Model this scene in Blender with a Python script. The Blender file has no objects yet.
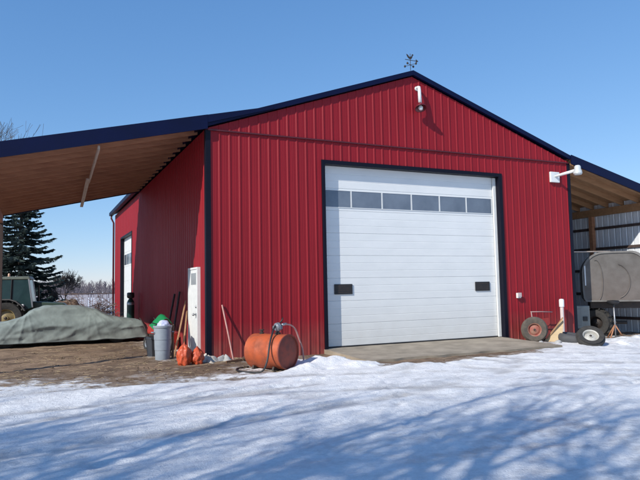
import bpy, bmesh, math, random
from mathutils import Vector, Matrix, noise
R = math.radians
V = Vector
scene = bpy.context.scene
C = scene.collection

# ------------------------------------------------------------------ helpers
class MB:
    """collects shapes and links them as ONE mesh object"""
    def __init__(s): s.v = []; s.f = []
    def add(s, vs, fs, M=None):
        o = len(s.v)
        for v in vs:
            v = V(v)
            s.v.append(M @ v if M else v)
        s.f += [tuple(i + o for i in f) for f in fs]
        return s
    def box(s, x0, x1, y0, y1, z0, z1, M=None):
        vs = [(x0,y0,z0),(x1,y0,z0),(x1,y1,z0),(x0,y1,z0),(x0,y0,z1),(x1,y0,z1),(x1,y1,z1),(x0,y1,z1)]
        return s.add(vs, [(0,3,2,1),(4,5,6,7),(0,1,5,4),(1,2,6,5),(2,3,7,6),(3,0,4,7)], M)
    def bar(s, p0, p1, w, h, up=(0,0,1)):
        p0 = V(p0); p1 = V(p1); d = (p1-p0).normalized()
        a = d.cross(V(up))
        if a.length < 1e-4: a = d.cross(V((1,0,0)))
        a.normalize(); b = a.cross(d)
        vs = [p + a*w/2*i + b*h/2*j for p in (p0,p1) for i,j in ((-1,-1),(1,-1),(1,1),(-1,1))]
        return s.add(vs, [(0,1,2,3),(7,6,5,4),(0,4,5,1),(1,5,6,2),(2,6,7,3),(3,7,4,0)])
    def path(s, pts, rad, n=8, cap=True):
        pts = [V(p) for p in pts]
        if not hasattr(rad, '__len__'): rad = [rad]*len(pts)
        o = len(s.v); prev = None
        for i, p in enumerate(pts):
            d = (pts[min(i+1,len(pts)-1)] - pts[max(i-1,0)]).normalized()
            if prev is None:
                a = d.cross(V((0,0,1)))
                if a.length < .05: a = d.cross(V((1,0,0)))
            else:
                a = prev - d*prev.dot(d)
                if a.length < 1e-5: a = d.cross(V((1,0,0)))
            a.normalize(); prev = a; b = d.cross(a)
            for k in range(n):
                t = 2*math.pi*k/n
                s.v.append(p + (a*math.cos(t) + b*math.sin(t))*rad[i])
        for i in range(len(pts)-1):
            for k in range(n):
                k2 = (k+1) % n
                s.f.append((o+i*n+k, o+i*n+k2, o+(i+1)*n+k2, o+(i+1)*n+k))
        if cap and n > 2:
            s.f.append(tuple(o+k for k in reversed(range(n))))
            e = o+(len(pts)-1)*n
            s.f.append(tuple(e+k for k in range(n)))
        return s
    def lathe(s, prof, n=24, M=None):
        o = len(s.v); vs = []; fs = []
        for r, z in prof:
            for k in range(n):
                t = 2*math.pi*k/n
                vs.append((r*math.cos(t), r*math.sin(t), z))
        for i in range(len(prof)-1):
            for k in range(n):
                k2 = (k+1) % n
                fs.append((i*n+k, i*n+k2, (i+1)*n+k2, (i+1)*n+k))
        return s.add(vs, fs, M)
    def prism(s, poly, y0, y1, M=None):
        """poly in x,z extruded along y"""
        n = len(poly)
        vs = [(x,y0,z) for x,z in poly] + [(x,y1,z) for x,z in poly]
        fs = [tuple(range(n)), tuple(reversed(range(n,2*n)))]
        fs += [(i, n+i, n+(i+1)%n, (i+1)%n) for i in range(n)]
        return s.add(vs, fs, M)
    def build(s, name, mat, parent=None, smooth=False, bevel=0, angle=None):
        me = bpy.data.meshes.new(name)
        me.from_pydata([tuple(v) for v in s.v], [], s.f)
        me.validate(); me.update()
        bm = bmesh.new(); bm.from_mesh(me); bmesh.ops.recalc_face_normals(bm, faces=bm.faces); bm.to_mesh(me); bm.free()
        if smooth:
            me.polygons.foreach_set('use_smooth', [True]*len(me.polygons))
            if angle:
                me.set_sharp_from_angle(angle=R(angle))
        me.materials.append(mat)
        o = bpy.data.objects.new(name, me); C.objects.link(o)
        if parent: o.parent = parent
        if bevel:
            m = o.modifiers.new('bevel', 'BEVEL'); m.width = bevel; m.segments = 2; m.limit_method = 'ANGLE'
        return o

def tag(o, label=None, cat=None, group=None, kind=None):
    if label: o['label'] = label
    if cat: o['category'] = cat
    if group: o['group'] = group
    if kind: o['kind'] = kind
    return o
def thing(name, label, cat, loc=(0,0,0), rotz=0, group=None):
    o = bpy.data.objects.new(name, None); C.objects.link(o)
    o.empty_display_size = .2
    o.location = loc; o.rotation_euler = (0,0,rotz)
    return tag(o, label, cat, group)
def axis_frame(center, axis):
    """matrix that takes local z to axis"""
    q = V(axis).normalized().to_track_quat('Z', 'Y')
    return Matrix.Translation(V(center)) @ q.to_matrix().to_4x4()

# ------------------------------------------------------------------ materials
def lk(nt, a, b): nt.links.new(a, b)
def MAT(name, col, col2=None, rough=.6, metal=0, scale=6, stretch=(1,1,1), bump=0, bscale=30, spec=.5, detail=6,
        lo=.3, hi=.7, ground=None, gcol=(.2,.16,.12), bdist=.01, alpha=None, trans=0, rough2=None):
    m = bpy.data.materials.new(name); m.use_nodes = True
    nt = m.node_tree; N = nt.nodes; N.clear()
    out = N.new('ShaderNodeOutputMaterial'); b = N.new('ShaderNodeBsdfPrincipled')
    lk(nt, b.outputs[0], out.inputs[0])
    b.inputs['Metallic'].default_value = metal
    b.inputs['Specular IOR Level'].default_value = spec
    b.inputs['Transmission Weight'].default_value = trans
    tc = N.new('ShaderNodeTexCoord'); mp = N.new('ShaderNodeMapping'); mp.inputs['Scale'].default_value = stretch
    lk(nt, tc.outputs['Object'], mp.inputs[0])
    no = N.new('ShaderNodeTexNoise'); no.inputs['Scale'].default_value = scale; no.inputs['Detail'].default_value = detail
    no.inputs['Roughness'].default_value = .62
    lk(nt, mp.outputs[0], no.inputs['Vector'])
    cr = N.new('ShaderNodeMapRange'); cr.inputs[1].default_value = lo; cr.inputs[2].default_value = hi
    lk(nt, no.outputs['Fac'], cr.inputs[0])
    if col2 is None: col2 = tuple(c*.78 for c in col)
    mx = N.new('ShaderNodeMix'); mx.data_type = 'RGBA'
    mx.inputs[6].default_value = (*col,1); mx.inputs[7].default_value = (*col2,1)
    lk(nt, cr.outputs[0], mx.inputs[0])
    res = mx.outputs[2]
    if ground:
        geo = N.new('ShaderNodeNewGeometry'); sp = N.new('ShaderNodeSeparateXYZ'); lk(nt, geo.outputs['Position'], sp.inputs[0])
        g = N.new('ShaderNodeMapRange'); g.inputs[1].default_value = ground[0]; g.inputs[2].default_value = ground[1]
        g.inputs[3].default_value = ground[2]; g.inputs[4].default_value = 0
        lk(nt, sp.outputs['Z'], g.inputs[0])
        n2 = N.new('ShaderNodeTexNoise'); n2.inputs['Scale'].default_value = 3.5; n2.inputs['Detail'].default_value = 8
        lk(nt, tc.outputs['Object'], n2.inputs['Vector'])
        mu = N.new('ShaderNodeMath'); mu.operation = 'MULTIPLY'; lk(nt, g.outputs[0], mu.inputs[0]); lk(nt, n2.outputs['Fac'], mu.inputs[1])
        m2 = N.new('ShaderNodeMix'); m2.data_type = 'RGBA'; lk(nt, mu.outputs[0], m2.inputs[0]); lk(nt, res, m2.inputs[6]); m2.inputs[7].default_value = (*gcol,1)
        res = m2.outputs[2]
    lk(nt, res, b.inputs['Base Color'])
    if rough2 is not None:
        r = N.new('ShaderNodeMapRange'); r.inputs[3].default_value = rough; r.inputs[4].default_value = rough2
        lk(nt, cr.outputs[0], r.inputs[0]); lk(nt, r.outputs[0], b.inputs['Roughness'])
    else: b.inputs['Roughness'].default_value = rough
    if bump:
        nb = N.new('ShaderNodeTexNoise'); nb.inputs['Scale'].default_value = bscale; nb.inputs['Detail'].default_value = 5
        lk(nt, mp.outputs[0], nb.inputs['Vector'])
        bp = N.new('ShaderNodeBump'); bp.inputs['Strength'].default_value = bump; bp.inputs['Distance'].default_value = bdist
        lk(nt, nb.outputs['Fac'], bp.inputs['Height']); lk(nt, bp.outputs[0], b.inputs['Normal'])
    return m

RED = MAT('red_sheet_metal', (.262,.0072,.0145), (.222,.0062,.0125), spec=.28, rough=.45, rough2=.58, scale=1.3, stretch=(1,1,.35), ground=(-.1,.7,.8), gcol=(.27,.13,.10), bump=.12, bscale=2.2, bdist=.03)
TRIM = MAT('dark_door_trim', (.004,.0042,.013), (.0035,.0035,.009), rough=.5, spec=.2)
DKRED = MAT('shadow_line_metal', (.09,.008,.014), rough=.5)  # dark red puts shade into the gable flashing's colour; the downspout shares it
NAVY = MAT('navy_trim_metal', (.0018,.0050,.035), (.0016,.004,.026), rough=.5, spec=.18, scale=2, bump=.1, bscale=3, bdist=.02)
GALV = MAT('galvanized_sheet', (.78,.80,.83), (.62,.65,.69), rough=.45, metal=.1, scale=3, stretch=(1,1,.4))
PLY = MAT('plywood_underside', (.44,.18,.09), (.27,.10,.05), rough=.75, scale=2.2, stretch=(.35,3,1), bump=.2, bscale=12)
LUMBER = MAT('rafter_lumber', (.44,.21,.11), (.30,.13,.07), rough=.75, scale=3, stretch=(.6,4,4), bump=.2, bscale=20)
LUMBERB = MAT('pale_lumber', (.40,.22,.11), (.27,.14,.065), rough=.75, scale=3, stretch=(.6,4,4), bump=.2, bscale=20)
POSTW = MAT('weathered_post_wood', (.085,.055,.048), (.05,.034,.03), rough=.8, scale=5, stretch=(4,4,.4), bump=.4)
PALE = MAT('pale_board', (.52,.44,.38), (.38,.29,.23), rough=.7, scale=5, stretch=(4,.5,4))
WHITE = MAT('white_door_steel', (.755,.76,.745), (.69,.70,.69), rough=.42, scale=1.2, stretch=(1,1,2.5), ground=(-.05,1.0,.45), gcol=(.42,.38,.33))
WHITE2 = MAT('white_paint', (.76,.77,.76), (.64,.65,.64), rough=.5, scale=7, ground=(-.1,.5,.4), gcol=(.35,.3,.25))
WFRAME = MAT('white_frame_paint', (.74,.75,.74), (.66,.67,.66), rough=.5)
PANE = MAT('window_pane_glass', (.175,.205,.25), (.095,.115,.15), rough=.12, scale=.9, spec=.7)  # mottled blue-grey base colour stands in for reflected sky
BLACK = MAT('black_plastic', (.012,.012,.014), (.02,.02,.022), rough=.5)
RUBBER = MAT('black_rubber', (.022,.021,.021), (.045,.042,.038), rough=.85, scale=14, bump=.3, bscale=40)
DUSTYTYRE = MAT('dusty_tyre_rubber', (.06,.052,.045), (.12,.10,.08), rough=.9, scale=9, bump=.4, bscale=40)
CONC = MAT('apron_concrete', (.36,.305,.235), (.22,.185,.14), rough=.85, scale=1.9, lo=.36, hi=.66, detail=10, bump=.25, bscale=60, bdist=.004)
STEEL = MAT('bare_steel', (.42,.43,.45), (.30,.30,.31), rough=.4, metal=.7, scale=12)
DKSTEEL = MAT('dark_iron', (.035,.033,.033), (.07,.05,.04), rough=.6, metal=.4, scale=14)
TARP = MAT('grey_green_tarp', (.25,.295,.28), (.185,.22,.21), rough=.8, scale=2.2, detail=9, lo=.35, hi=.68, ground=(0,.5,.5), gcol=(.20,.165,.13), bump=.25, bscale=14, bdist=.02)
ORANGE = MAT('rusty_orange_paint', (.45,.088,.027), (.22,.055,.026), rough=.6, rough2=.85, scale=4, lo=.44, hi=.74, bump=.2, bscale=30)
SACK = MAT('orange_sack_plastic', (.62,.105,.04), (.48,.07,.025), rough=.45, scale=9, bump=.6, bscale=14, bdist=.03)
WOODH = MAT('bare_wood_handle', (.42,.235,.12), (.30,.15,.075), rough=.65, scale=6, stretch=(4,4,.5))
BROWNW = MAT('brown_stained_board', (.22,.115,.06), (.15,.075,.04), rough=.7, scale=6, stretch=(4,4,.5))
PINK = MAT('faded_pink_handle', (.55,.30,.26), (.45,.22,.18), rough=.6, scale=8)
CANG = MAT('grey_bin_plastic', (.30,.34,.38), (.24,.27,.31), rough=.5, scale=6)
BINB = MAT('charcoal_bin_plastic', (.035,.04,.05), (.05,.055,.065), rough=.5)
GREEN = MAT('bright_green_plastic', (.012,.23,.075), (.01,.17,.06), rough=.4)
BLUEB = MAT('pale_blue_bag', (.42,.45,.66), (.55,.58,.70), rough=.5, scale=10)
CLOTH = MAT('dirty_white_cloth', (.56,.52,.46), (.40,.36,.30), rough=.85, scale=8, bump=.5, bscale=20)
GREYCL = MAT('grey_cloth', (.42,.42,.41), (.28,.27,.26), rough=.85, scale=8, bump=.5, bscale=20)
REDP = MAT('red_machine_paint', (.42,.03,.02), (.28,.03,.022), rough=.45, scale=8)
TAN = MAT('tan_plywood_sheet', (.55,.42,.25), (.45,.32,.18), rough=.7, scale=4, stretch=(1,1,4))
TGREEN = MAT('tractor_green_paint', (.03,.06,.045), (.045,.07,.05), rough=.45, scale=6)
TROOF = MAT('tractor_roof_paint', (.12,.135,.105), (.08,.09,.07), rough=.5, scale=6)
YELLOW = MAT('yellow_rim_paint', (.33,.26,.12), (.20,.15,.08), rough=.5, scale=9)
CABGL = MAT('tinted_cab_glass', (.022,.055,.055), (.014,.035,.04), rough=.2, scale=3, spec=.4)
CYLG = MAT('dark_green_cylinder', (.008,.045,.035), (.006,.03,.026), rough=.4)
BALER = MAT('weathered_grey_sheet', (.135,.124,.115), (.078,.068,.060), rough=.55, metal=.15, scale=2.5, ground=(.8,2.0,.6), gcol=(.16,.11,.09), bump=.1)
BARK = MAT('bare_bark', (.085,.066,.055), (.055,.042,.036), rough=.9, scale=10, stretch=(3,3,1), bump=.4)
TWIG = MAT('reddish_twigs', (.14,.085,.075), (.09,.06,.055), rough=.9, scale=6)
FARW = MAT('far_wood_twigs', (.18,.15,.16), (.13,.11,.125), rough=.95, scale=1)
NEEDLE = MAT('spruce_needles', (.020,.034,.031), (.036,.052,.045), rough=.75, scale=1.6, spec=.25)
HAY = MAT('old_hay', (.15,.095,.06), (.07,.045,.033), rough=.95, scale=4, stretch=(1,1,2), bump=.8, bscale=16, bdist=.05)
FENCEW = MAT('weathered_white_board', (.46,.43,.46), (.13,.125,.16), rough=.8, scale=1.6, stretch=(3,3,.3))
BROWND = MAT('brown_debris', (.15,.105,.07), (.09,.065,.045), rough=.95, scale=9)

# ------------------------------------------------------------------ camera
cd = bpy.data.cameras.new('camera'); cam = bpy.data.objects.new('camera', cd); C.objects.link(cam)
cd.sensor_width = 36; cd.lens = 607.363/640*36; cd.clip_end = 3000; cd.clip_start = .05
r_ = V((.90588312,-.42308569,-.01934635)); u_ = V((-.01522392,-.07817797,.99682317)); w_ = V((.42325408,.90271075,.07726112))
cam.matrix_world = Matrix(((r_.x,u_.x,-w_.x,-6.09807),(r_.y,u_.y,-w_.y,-12.70302),(r_.z,u_.z,-w_.z,1.41071),(0,0,0,1)))
scene.camera = cam

# ------------------------------------------------------------------ light
SUN = V((2.2,1.0,-1.65)).normalized()          # direction the light travels
sd = bpy.data.lights.new('sun','SUN'); sd.energy = 4.9; sd.angle = R(.53); sd.color = (1,.955,.87)
so = bpy.data.objects.new('sun', sd); C.objects.link(so)
so.rotation_euler = (-SUN).to_track_quat('Z','Y').to_euler(); so.location = (-20,-10,20)
wd = bpy.data.worlds.new('World'); scene.world = wd; wd.use_nodes = True
nt = wd.node_tree; bg = nt.nodes['Background']; sky = nt.nodes.new('ShaderNodeTexSky'); sky.sky_type = 'NISHITA'
sky.sun_disc = False; sky.sun_elevation = math.asin(-SUN.z); sky.sun_rotation = math.atan2(-SUN.x,-SUN.y)
sky.altitude = 300; sky.air_density = 1.0; sky.dust_density = .05; sky.ozone_density = 4.0
# clear winter air: deepen the blue overhead and keep the horizon from washing out
sep = nt.nodes.new('ShaderNodeSeparateColor'); com = nt.nodes.new('ShaderNodeCombineColor'); lk(nt, sky.outputs[0], sep.inputs[0])
for i, (k_, g_) in enumerate(((.72,.90),(.76,.70),(.93,.55))):
    a_ = nt.nodes.new('ShaderNodeMath'); a_.operation = 'MULTIPLY'; a_.inputs[1].default_value = .15; lk(nt, sep.outputs[i], a_.inputs[0])
    b_ = nt.nodes.new('ShaderNodeMath'); b_.operation = 'POWER'; b_.inputs[1].default_value = g_; lk(nt, a_.outputs[0], b_.inputs[0])
    c_ = nt.nodes.new('ShaderNodeMath'); c_.operation = 'MULTIPLY'; c_.inputs[1].default_value = k_/.15; lk(nt, b_.outputs[0], c_.inputs[0])
    lk(nt, c_.outputs[0], com.inputs[i])
lk(nt, com.outputs[0], bg.inputs[0]); bg.inputs[1].default_value = .15
scene.view_settings.view_transform = 'Standard'; scene.view_settings.look = 'None'; scene.view_settings.exposure = 0
scene.cycles.use_denoising = True

# ------------------------------------------------------------------ ground
def sst(t): t = max(0,min(1,t)); return t*t*(3-2*t)
def fb(x,y,z=0,o=4): return noise.fractal(V((x,y,z)), 1.0, 2.0, o)
def polysd(px, py, poly):
    """signed distance, positive inside"""
    d = 1e9; inside = False; n = len(poly)
    for i in range(n):
        ax, ay = poly[i]; bx, by = poly[(i+1)%n]
        ex, ey = bx-ax, by-ay
        t = max(0,min(1,((px-ax)*ex+(py-ay)*ey)/(ex*ex+ey*ey)))
        q = (px-ax-ex*t)**2 + (py-ay-ey*t)**2
        if q < d: d = q
        if (ay > py) != (by > py) and px < (bx-ax)*(py-ay)/(by-ay)+ax: inside = not inside
    d = math.sqrt(d)
    return d if inside else -d
def gz(x,y):
    g = -.07 - .05*sst((-y-.4)/2.2)
    g -= .19*sst((x-4.4)/4.0)*sst((y+6)/3.5)
    return g
DIRT = [(-16,-1.4),(-9,-1.2),(-6.6,-1.65),(-5.8,-1.95),(-5.1,-2.35),(-4.4,-2.3),(-3.6,-2.5),(-2.75,-2.45),(-1.9,-2.25),(-1.55,-1.5),(-1.1,-.9),
        (-1.0,-.3),(-1.0,0.5),(-2.8,1),(-2.8,16),(-6,21),(-16,17)]
FRONT = [(-1.0,-1.55),(-.75,-2.1),(0,-2.75),(1.0,-2.8),(2.2,-2.6),(3.2,-2.55),(4.2,-2.3),(5.3,-1.5),(5.9,-.8),(8.5,-.1),(8.5,1),(-1,1)]
INSIDE = [(7.6,-.35),(9,-.25),(11.8,-.3),(11.8,9),(7.6,9)]
MOUNDS = [(-1.15,-1.85,.5,.42,.10),(-.62,-1.85,.42,.36,.085),(-1.6,-2.25,.35,.25,.07),(-.4,-2.35,.5,.22,.09),(.6,-2.95,.9,.25,.06),(7.6,-1.5,1.4,.45,.10),(9.4,-.8,1.5,.5,.10),(6.9,-2.6,1.1,.5,.06)]
def axis(lo, hi, step, far):
    a = []; v = lo
    while v <= hi+1e-6: a.append(v); v += step
    s = step; v = hi; up = []
    while v < far: s *= 1.28; v += s; up.append(v)
    s = step; v = lo; dn = []
    while v > -far: s *= 1.28; v -= s; dn.append(v)
    return dn[::-1]+a+up
xs = axis(-9.5, 11, .058, 1500); ys = axis(-9.6, 1.2, .05, 1500)
rngf = random.Random(8); FEET = []
def track(x,y,a,n,st):
    for i in range(n):
        sd_ = .11 if i % 2 else -.11
        FEET.append((x+math.cos(a)*st*i-math.sin(a)*sd_+rngf.uniform(-.03,.03), y+math.sin(a)*st*i+math.cos(a)*sd_+rngf.uniform(-.03,.03), a+rngf.uniform(-.2,.2))); a += rngf.uniform(-.08,.08)
track(-5.6,-6.9,.62,9,.62); track(-2.6,-7.6,1.0,8,.6); track(-.2,-7.4,.55,9,.63); track(2.0,-6.2,.9,6,.6); track(-6.3,-4.2,.15,10,.6)
def foot(x,y):
    z = 0
    for fx,fy,fa in FEET:
        dx = x-fx; dy = y-fy
        if abs(dx) > .35 or abs(dy) > .35: continue
        u = (dx*math.cos(fa)+dy*math.sin(fa))/.155; v = (-dx*math.sin(fa)+dy*math.cos(fa))/.07
        q = u*u+v*v
        z += -.024*math.exp(-q*q) + .008*math.exp(-(math.sqrt(q)-1.45)**2*9)
    return z
TRK = []
def lane(pts, w):
    for sgn in (-1,1):
        q = []
        for i,(x,y) in enumerate(pts):
            a = pts[max(0,i-1)]; b = pts[min(len(pts)-1,i+1)]; l = math.hypot(b[0]-a[0],b[1]-a[1])
            q.append((x-(b[1]-a[1])/l*w*sgn, y+(b[0]-a[0])/l*w*sgn))
        TRK.append(q)
lane([(1.6,-2.2),(1.9,-3.4),(3.0,-5.0),(5.5,-7.2),(9,-9.5)], .85)
lane([(2.6,-2.2),(3.2,-3.2),(4.8,-4.4),(7.5,-5.6),(12,-7)], .85)
lane([(-7.5,-3.3),(-4.5,-3.15),(-1.5,-3.9),(1.5,-5.2),(5,-7.6)], .8)
lane([(-8,-5.6),(-5,-5.3),(-1.5,-4.6),(1.2,-3.6),(2.4,-2.4)], .8)
def trk(x,y):
    d = 9
    for q in TRK:
        for (ax,ay),(bx,by) in zip(q,q[1:]):
            ex, ey = bx-ax, by-ay
            t = max(0,min(1,((x-ax)*ex+(y-ay)*ey)/(ex*ex+ey*ey)))
            d = min(d, (x-ax-ex*t)**2+(y-ay-ey*t)**2)
    return math.sqrt(d)
gv = []; gs = []; gw = []
for y in ys:
    for x in xs:
        near = -14 < x < 15 and -13 < y < 20
        z = gz(x,y)
        if near:
            sdv = max(polysd(x,y,DIRT), polysd(x,y,INSIDE))
            n1 = fb(x*.9,y*.9,3,4); n2 = fb(x*3.1,y*3.1,8,3)
            m = -sdv/.75 + n1*.75 + n2*.6 + .35
            sf = polysd(x,y,FRONT)
            m = min(m, -sf/.35 + n1*.5 + n2*.35)
            mh = 0
            for (mx_,my_,ax_,ay_,h_) in MOUNDS:
                q = ((x-mx_)/ax_)**2 + ((y-my_)/ay_)**2
                if q < 4: mh += h_*math.exp(-q*1.3)*(1+.5*n2+.5*n1)
            m += mh*22
            s = sst(.5+.5*m)
            rut = fb(x*.35-y*.2, y*1.5+x*.25, 5, 4)
            z += s*(.022 + .015*n1 + .010*n2 + .006*rut + .006*fb(x*6,y*6,4,4) + foot(x,y)) + (1-s)*(.010*n1 + .012*n2 + .008*fb(x*9,y*9,1,3) + .016*fb(x*.5,y*3.2,9,3)) + mh*.95
            if s < .9 and (-1.1 < x < 6) and -2.6 < y < 1: z = min(z, -.115 if y > -1.95 else z)
            td = trk(x,y) if -9.6 < y < -1.9 else 9; tf = math.exp(-(td/.15)**2)*sst(.55+n1*.9+n2*.6)
            z += s*(-.018*tf + .010*math.exp(-((td-.27)/.09)**2)); m -= .75*tf*sst((y+6.5)/4)
            gw.append(tf)
        else:
            m = 2.0; n1 = fb(x*.06,y*.06,3,3); z += .12*n1*min(1,abs(x)/40+abs(y)/40)
            if y > 9 and -30 < x < 6 and y < 26: m = 1.2 - 2.2*sst(1-abs(y-14)/12) + n1*1.5
            s = sst(.5+.5*m); gw.append(0)
        gv.append((x,y,z)); gs.append(m)
nx = len(xs); ny = len(ys)
me = bpy.data.meshes.new('ground')
me.from_pydata(gv, [], [(j*nx+i, j*nx+i+1, (j+1)*nx+i+1, (j+1)*nx+i) for j in range(ny-1) for i in range(nx-1)])
at = me.attributes.new('snow','FLOAT','POINT'); at.data.foreach_set('value', gs)
at = me.attributes.new('rut','FLOAT','POINT'); at.data.foreach_set('value', gw)
me.polygons.foreach_set('use_smooth', [True]*len(me.polygons)); me.update()
def ground_mat():
    m = bpy.data.materials.new('snowy_yard'); m.use_nodes = True; nt = m.node_tree; N = nt.nodes
    b = N['Principled BSDF']
    tc = N.new('ShaderNodeTexCoord')
    def nz(sc, det=8, st=(1,1,1), ro=.6):
        mp = N.new('ShaderNodeMapping'); mp.inputs['Scale'].default_value = st; lk(nt, tc.outputs['Object'], mp.inputs[0])
        n = N.new('ShaderNodeTexNoise'); n.inputs['Scale'].default_value = sc; n.inputs['Detail'].default_value = det; n.inputs['Roughness'].default_value = ro
        lk(nt, mp.outputs[0], n.inputs['Vector']); return n.outputs['Fac']
    def mr(x, a, b_, c=0, d=1):
        n = N.new('ShaderNodeMapRange'); n.inputs[1].default_value=a; n.inputs[2].default_value=b_; n.inputs[3].default_value=c; n.inputs[4].default_value=d
        lk(nt, x, n.inputs[0]); return n.outputs[0]
    def ma(op, x, y):
        n = N.new('ShaderNodeMath'); n.operation = op
        for i, q in enumerate((x,y)):
            if isinstance(q,(int,float)): n.inputs[i].default_value = q
            else: lk(nt, q, n.inputs[i])
        return n.outputs[0]
    def mix(f, x, y):
        n = N.new('ShaderNodeMix'); n.data_type = 'RGBA'; 
        if isinstance(f,(int,float)): n.inputs[0].default_value = f
        else: lk(nt, f, n.inputs[0])
        for i, q in ((6,x),(7,y)):
            if isinstance(q,tuple): n.inputs[i].default_value = (*q,1)
            else: lk(nt, q, n.inputs[i])
        return n.outputs[2]
    a = N.new('ShaderNodeAttribute'); a.attribute_name = 'snow'
    a2 = N.new('ShaderNodeAttribute'); a2.attribute_name = 'rut'
    fine = nz(7, 10); big = nz(1.1, 6)
    sn = ma('ADD', a.outputs['Fac'], ma('ADD', ma('MULTIPLY', ma('SUBTRACT', fine, .5), 2.6), ma('MULTIPLY', ma('SUBTRACT', nz(1.6,5,(.6,1.5,1)), .5), 2.2)))
    f_wet = mr(sn, -1.0, -.2); f_snow = mr(sn, -.1, .5)
    dirt = mix(mr(nz(2.3,9), .32,.68), (.36,.25,.165), (.17,.11,.068))
    dirt = mix(mr(nz(28,4), .55,.72), dirt, (.37,.29,.215))
    dirt = mix(mr(nz(1.0,6,(1,2.5,1)), .52,.68), dirt, (.095,.062,.042))
    wetb = ma('MULTIPLY', mr(sn, -2.6, -1.3), mr(sn, -.5, -1.0)); dirt = mix(ma('MULTIPLY', wetb, .62), dirt, (.085,.055,.038))
    dirt = mix(mr(nz(3.2,10,(.35,2.6,1),.75), .56,.66), dirt, (.42,.32,.22))
    wet = mix(mr(fine,.4,.6), (.20,.155,.12), (.34,.30,.27))
    snow = mix(mr(big,.35,.65), (.93,.93,.93), (.86,.865,.875))
    ice = ma('MULTIPLY', mr(nz(2.6,10,(.8,1.15,1),.74), .47,.62), mr(nz(.55,4,(.6,1.3,1)), .38, .62))
    snow = mix(ma('MULTIPLY', ice, .8), snow, (.47,.475,.49))
    snow = mix(mr(nz(9,9,ro=.75), .40,.66), snow, mix(.30, snow, (.45,.45,.46)))
    snow = mix(ma('MULTIPLY', a2.outputs['Fac'], .62), snow, (.36,.345,.335))
    specks = mr(nz(17,8,ro=.7), .66,.72)
    snow = mix(ma('MULTIPLY', specks, .6), snow, (.26,.22,.19))
    col = mix(f_wet, dirt, wet); col = mix(f_snow, col, snow)
    lk(nt, col, b.inputs['Base Color'])
    rg = mix(f_snow, (.9,.9,.9), (.62,.62,.62)); rg = mix(ma('MULTIPLY', ice, f_snow), rg, (.32,.32,.32))
    lk(nt, rg, b.inputs['Roughness'])
    b.inputs['Specular IOR Level'].default_value = .3
    h = ma('ADD', ma('MULTIPLY', nz(11,10,ro=.7), .8), ma('MULTIPLY', nz(55,5), .3))
    bp = N.new('ShaderNodeBump'); bp.inputs['Strength'].default_value = .8; bp.inputs['Distance'].default_value = .05
    lk(nt, h, bp.inputs['Height']); lk(nt, bp.outputs[0], b.inputs['Normal'])
    return m
me.materials.append(ground_mat())
g = bpy.data.objects.new('ground', me); C.objects.link(g); g['kind'] = 'structure'

# concrete apron in front of the overhead door
ap = MB()
NXA = 46; NYA = 14
top = []
for j in range(NYA+1):
    for i in range(NXA+1):
        x = -.09 + i/NXA*5.3; y = .2 - j/NYA*2.2
        if j >= NYA-1: y += .10*fb(x*1.5,2,0,4)
        if i == 0: x += .06*fb(3,y*2,0,3)
        if i >= NXA-1: x += .12*fb(5,y*2,0,3)
        top.append((x, y, -.012 - .055*max(0,-y)/2 + .004*fb(x*2,y*2,0,2)))
n = NXA+1
ap.add(top, [(j*n+i,(j+1)*n+i,(j+1)*n+i+1,j*n+i+1) for j in range(NYA) for i in range(NXA)])
edge = [j*n for j in range(NYA+1)] + [NYA*n+i for i in range(1,n)] + [j*n+NXA for j in reversed(range(NYA))]
ev = [top[i] for i in edge] + [(top[i][0],top[i][1],-.2) for i in edge]; k = len(edge)
ap.add(ev, [(i,i+1,k+i+1,k+i) for i in range(k-1)])
o = ap.build('concrete_apron', CONC, smooth=True, angle=40); o['kind'] = 'structure'

# ------------------------------------------------------------------ barn
XL, XR, XM, YB = -2.806, 7.866, 2.53, 16.5
ZE, ZA = 4.88, 6.72                      # wall height at the eaves and at the apex, under the roof
DW, DH = 5.24, 4.30                      # overhead door opening from x=0
PI = math.pi
def ribbed(mb, u0, u1, bot, top, place, holes=(), pitch=.2286, h=.0125, extra=()):
    """ribbed sheet; place(u, off, z) -> point; holes: (u0,u1,z0,z1)"""
    us = []
    k = math.floor(u0/pitch)-1
    while k*pitch < u1+pitch:
        c = k*pitch
        for du, off in ((-.030,0),(-.013,h),(.013,h),(.030,0),(.085,0),(.095,.0035),(.105,0),(.125,0),(.135,.0035),(.145,0)):
            u = c+du
            if u0 < u < u1: us.append((u,off))
        k += 1
    def off_at(u):
        k = round(u/pitch); d = abs(u-k*pitch)
        return h if d < .013 else (h*(.03-d)/.017 if d < .03 else 0)
    for e in (u0,u1)+tuple(extra)+tuple(q for hh in holes for q in hh[:2]): us.append((e, off_at(e)))
    us = sorted(set(us))
    for (a,oa),(b,ob) in zip(us,us[1:]):
        if b-a < 1e-6: continue
        um = (a+b)/2
        cuts = sorted((hh[2],hh[3]) for hh in holes if hh[0] < um < hh[1])
        segs = []; za = None
        lo = ('bot',)
        for z0,z1 in cuts:
            segs.append((lo, ('z',z0))); lo = ('z',z1)
        segs.append((lo, ('top',)))
        def zz(t,u): return bot(u) if t[0]=='bot' else top(u) if t[0]=='top' else t[1]
        for l,t in segs:
            za0,za1,zb0,zb1 = zz(l,a),zz(l,b),zz(t,a),zz(t,b)
            if zb0-za0 < 1e-3: continue
            mb.add([place(a,oa,za0),place(b,ob,za1),place(b,ob,zb1),place(a,oa,zb0)], [(0,1,2,3)])
    return mb

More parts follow.
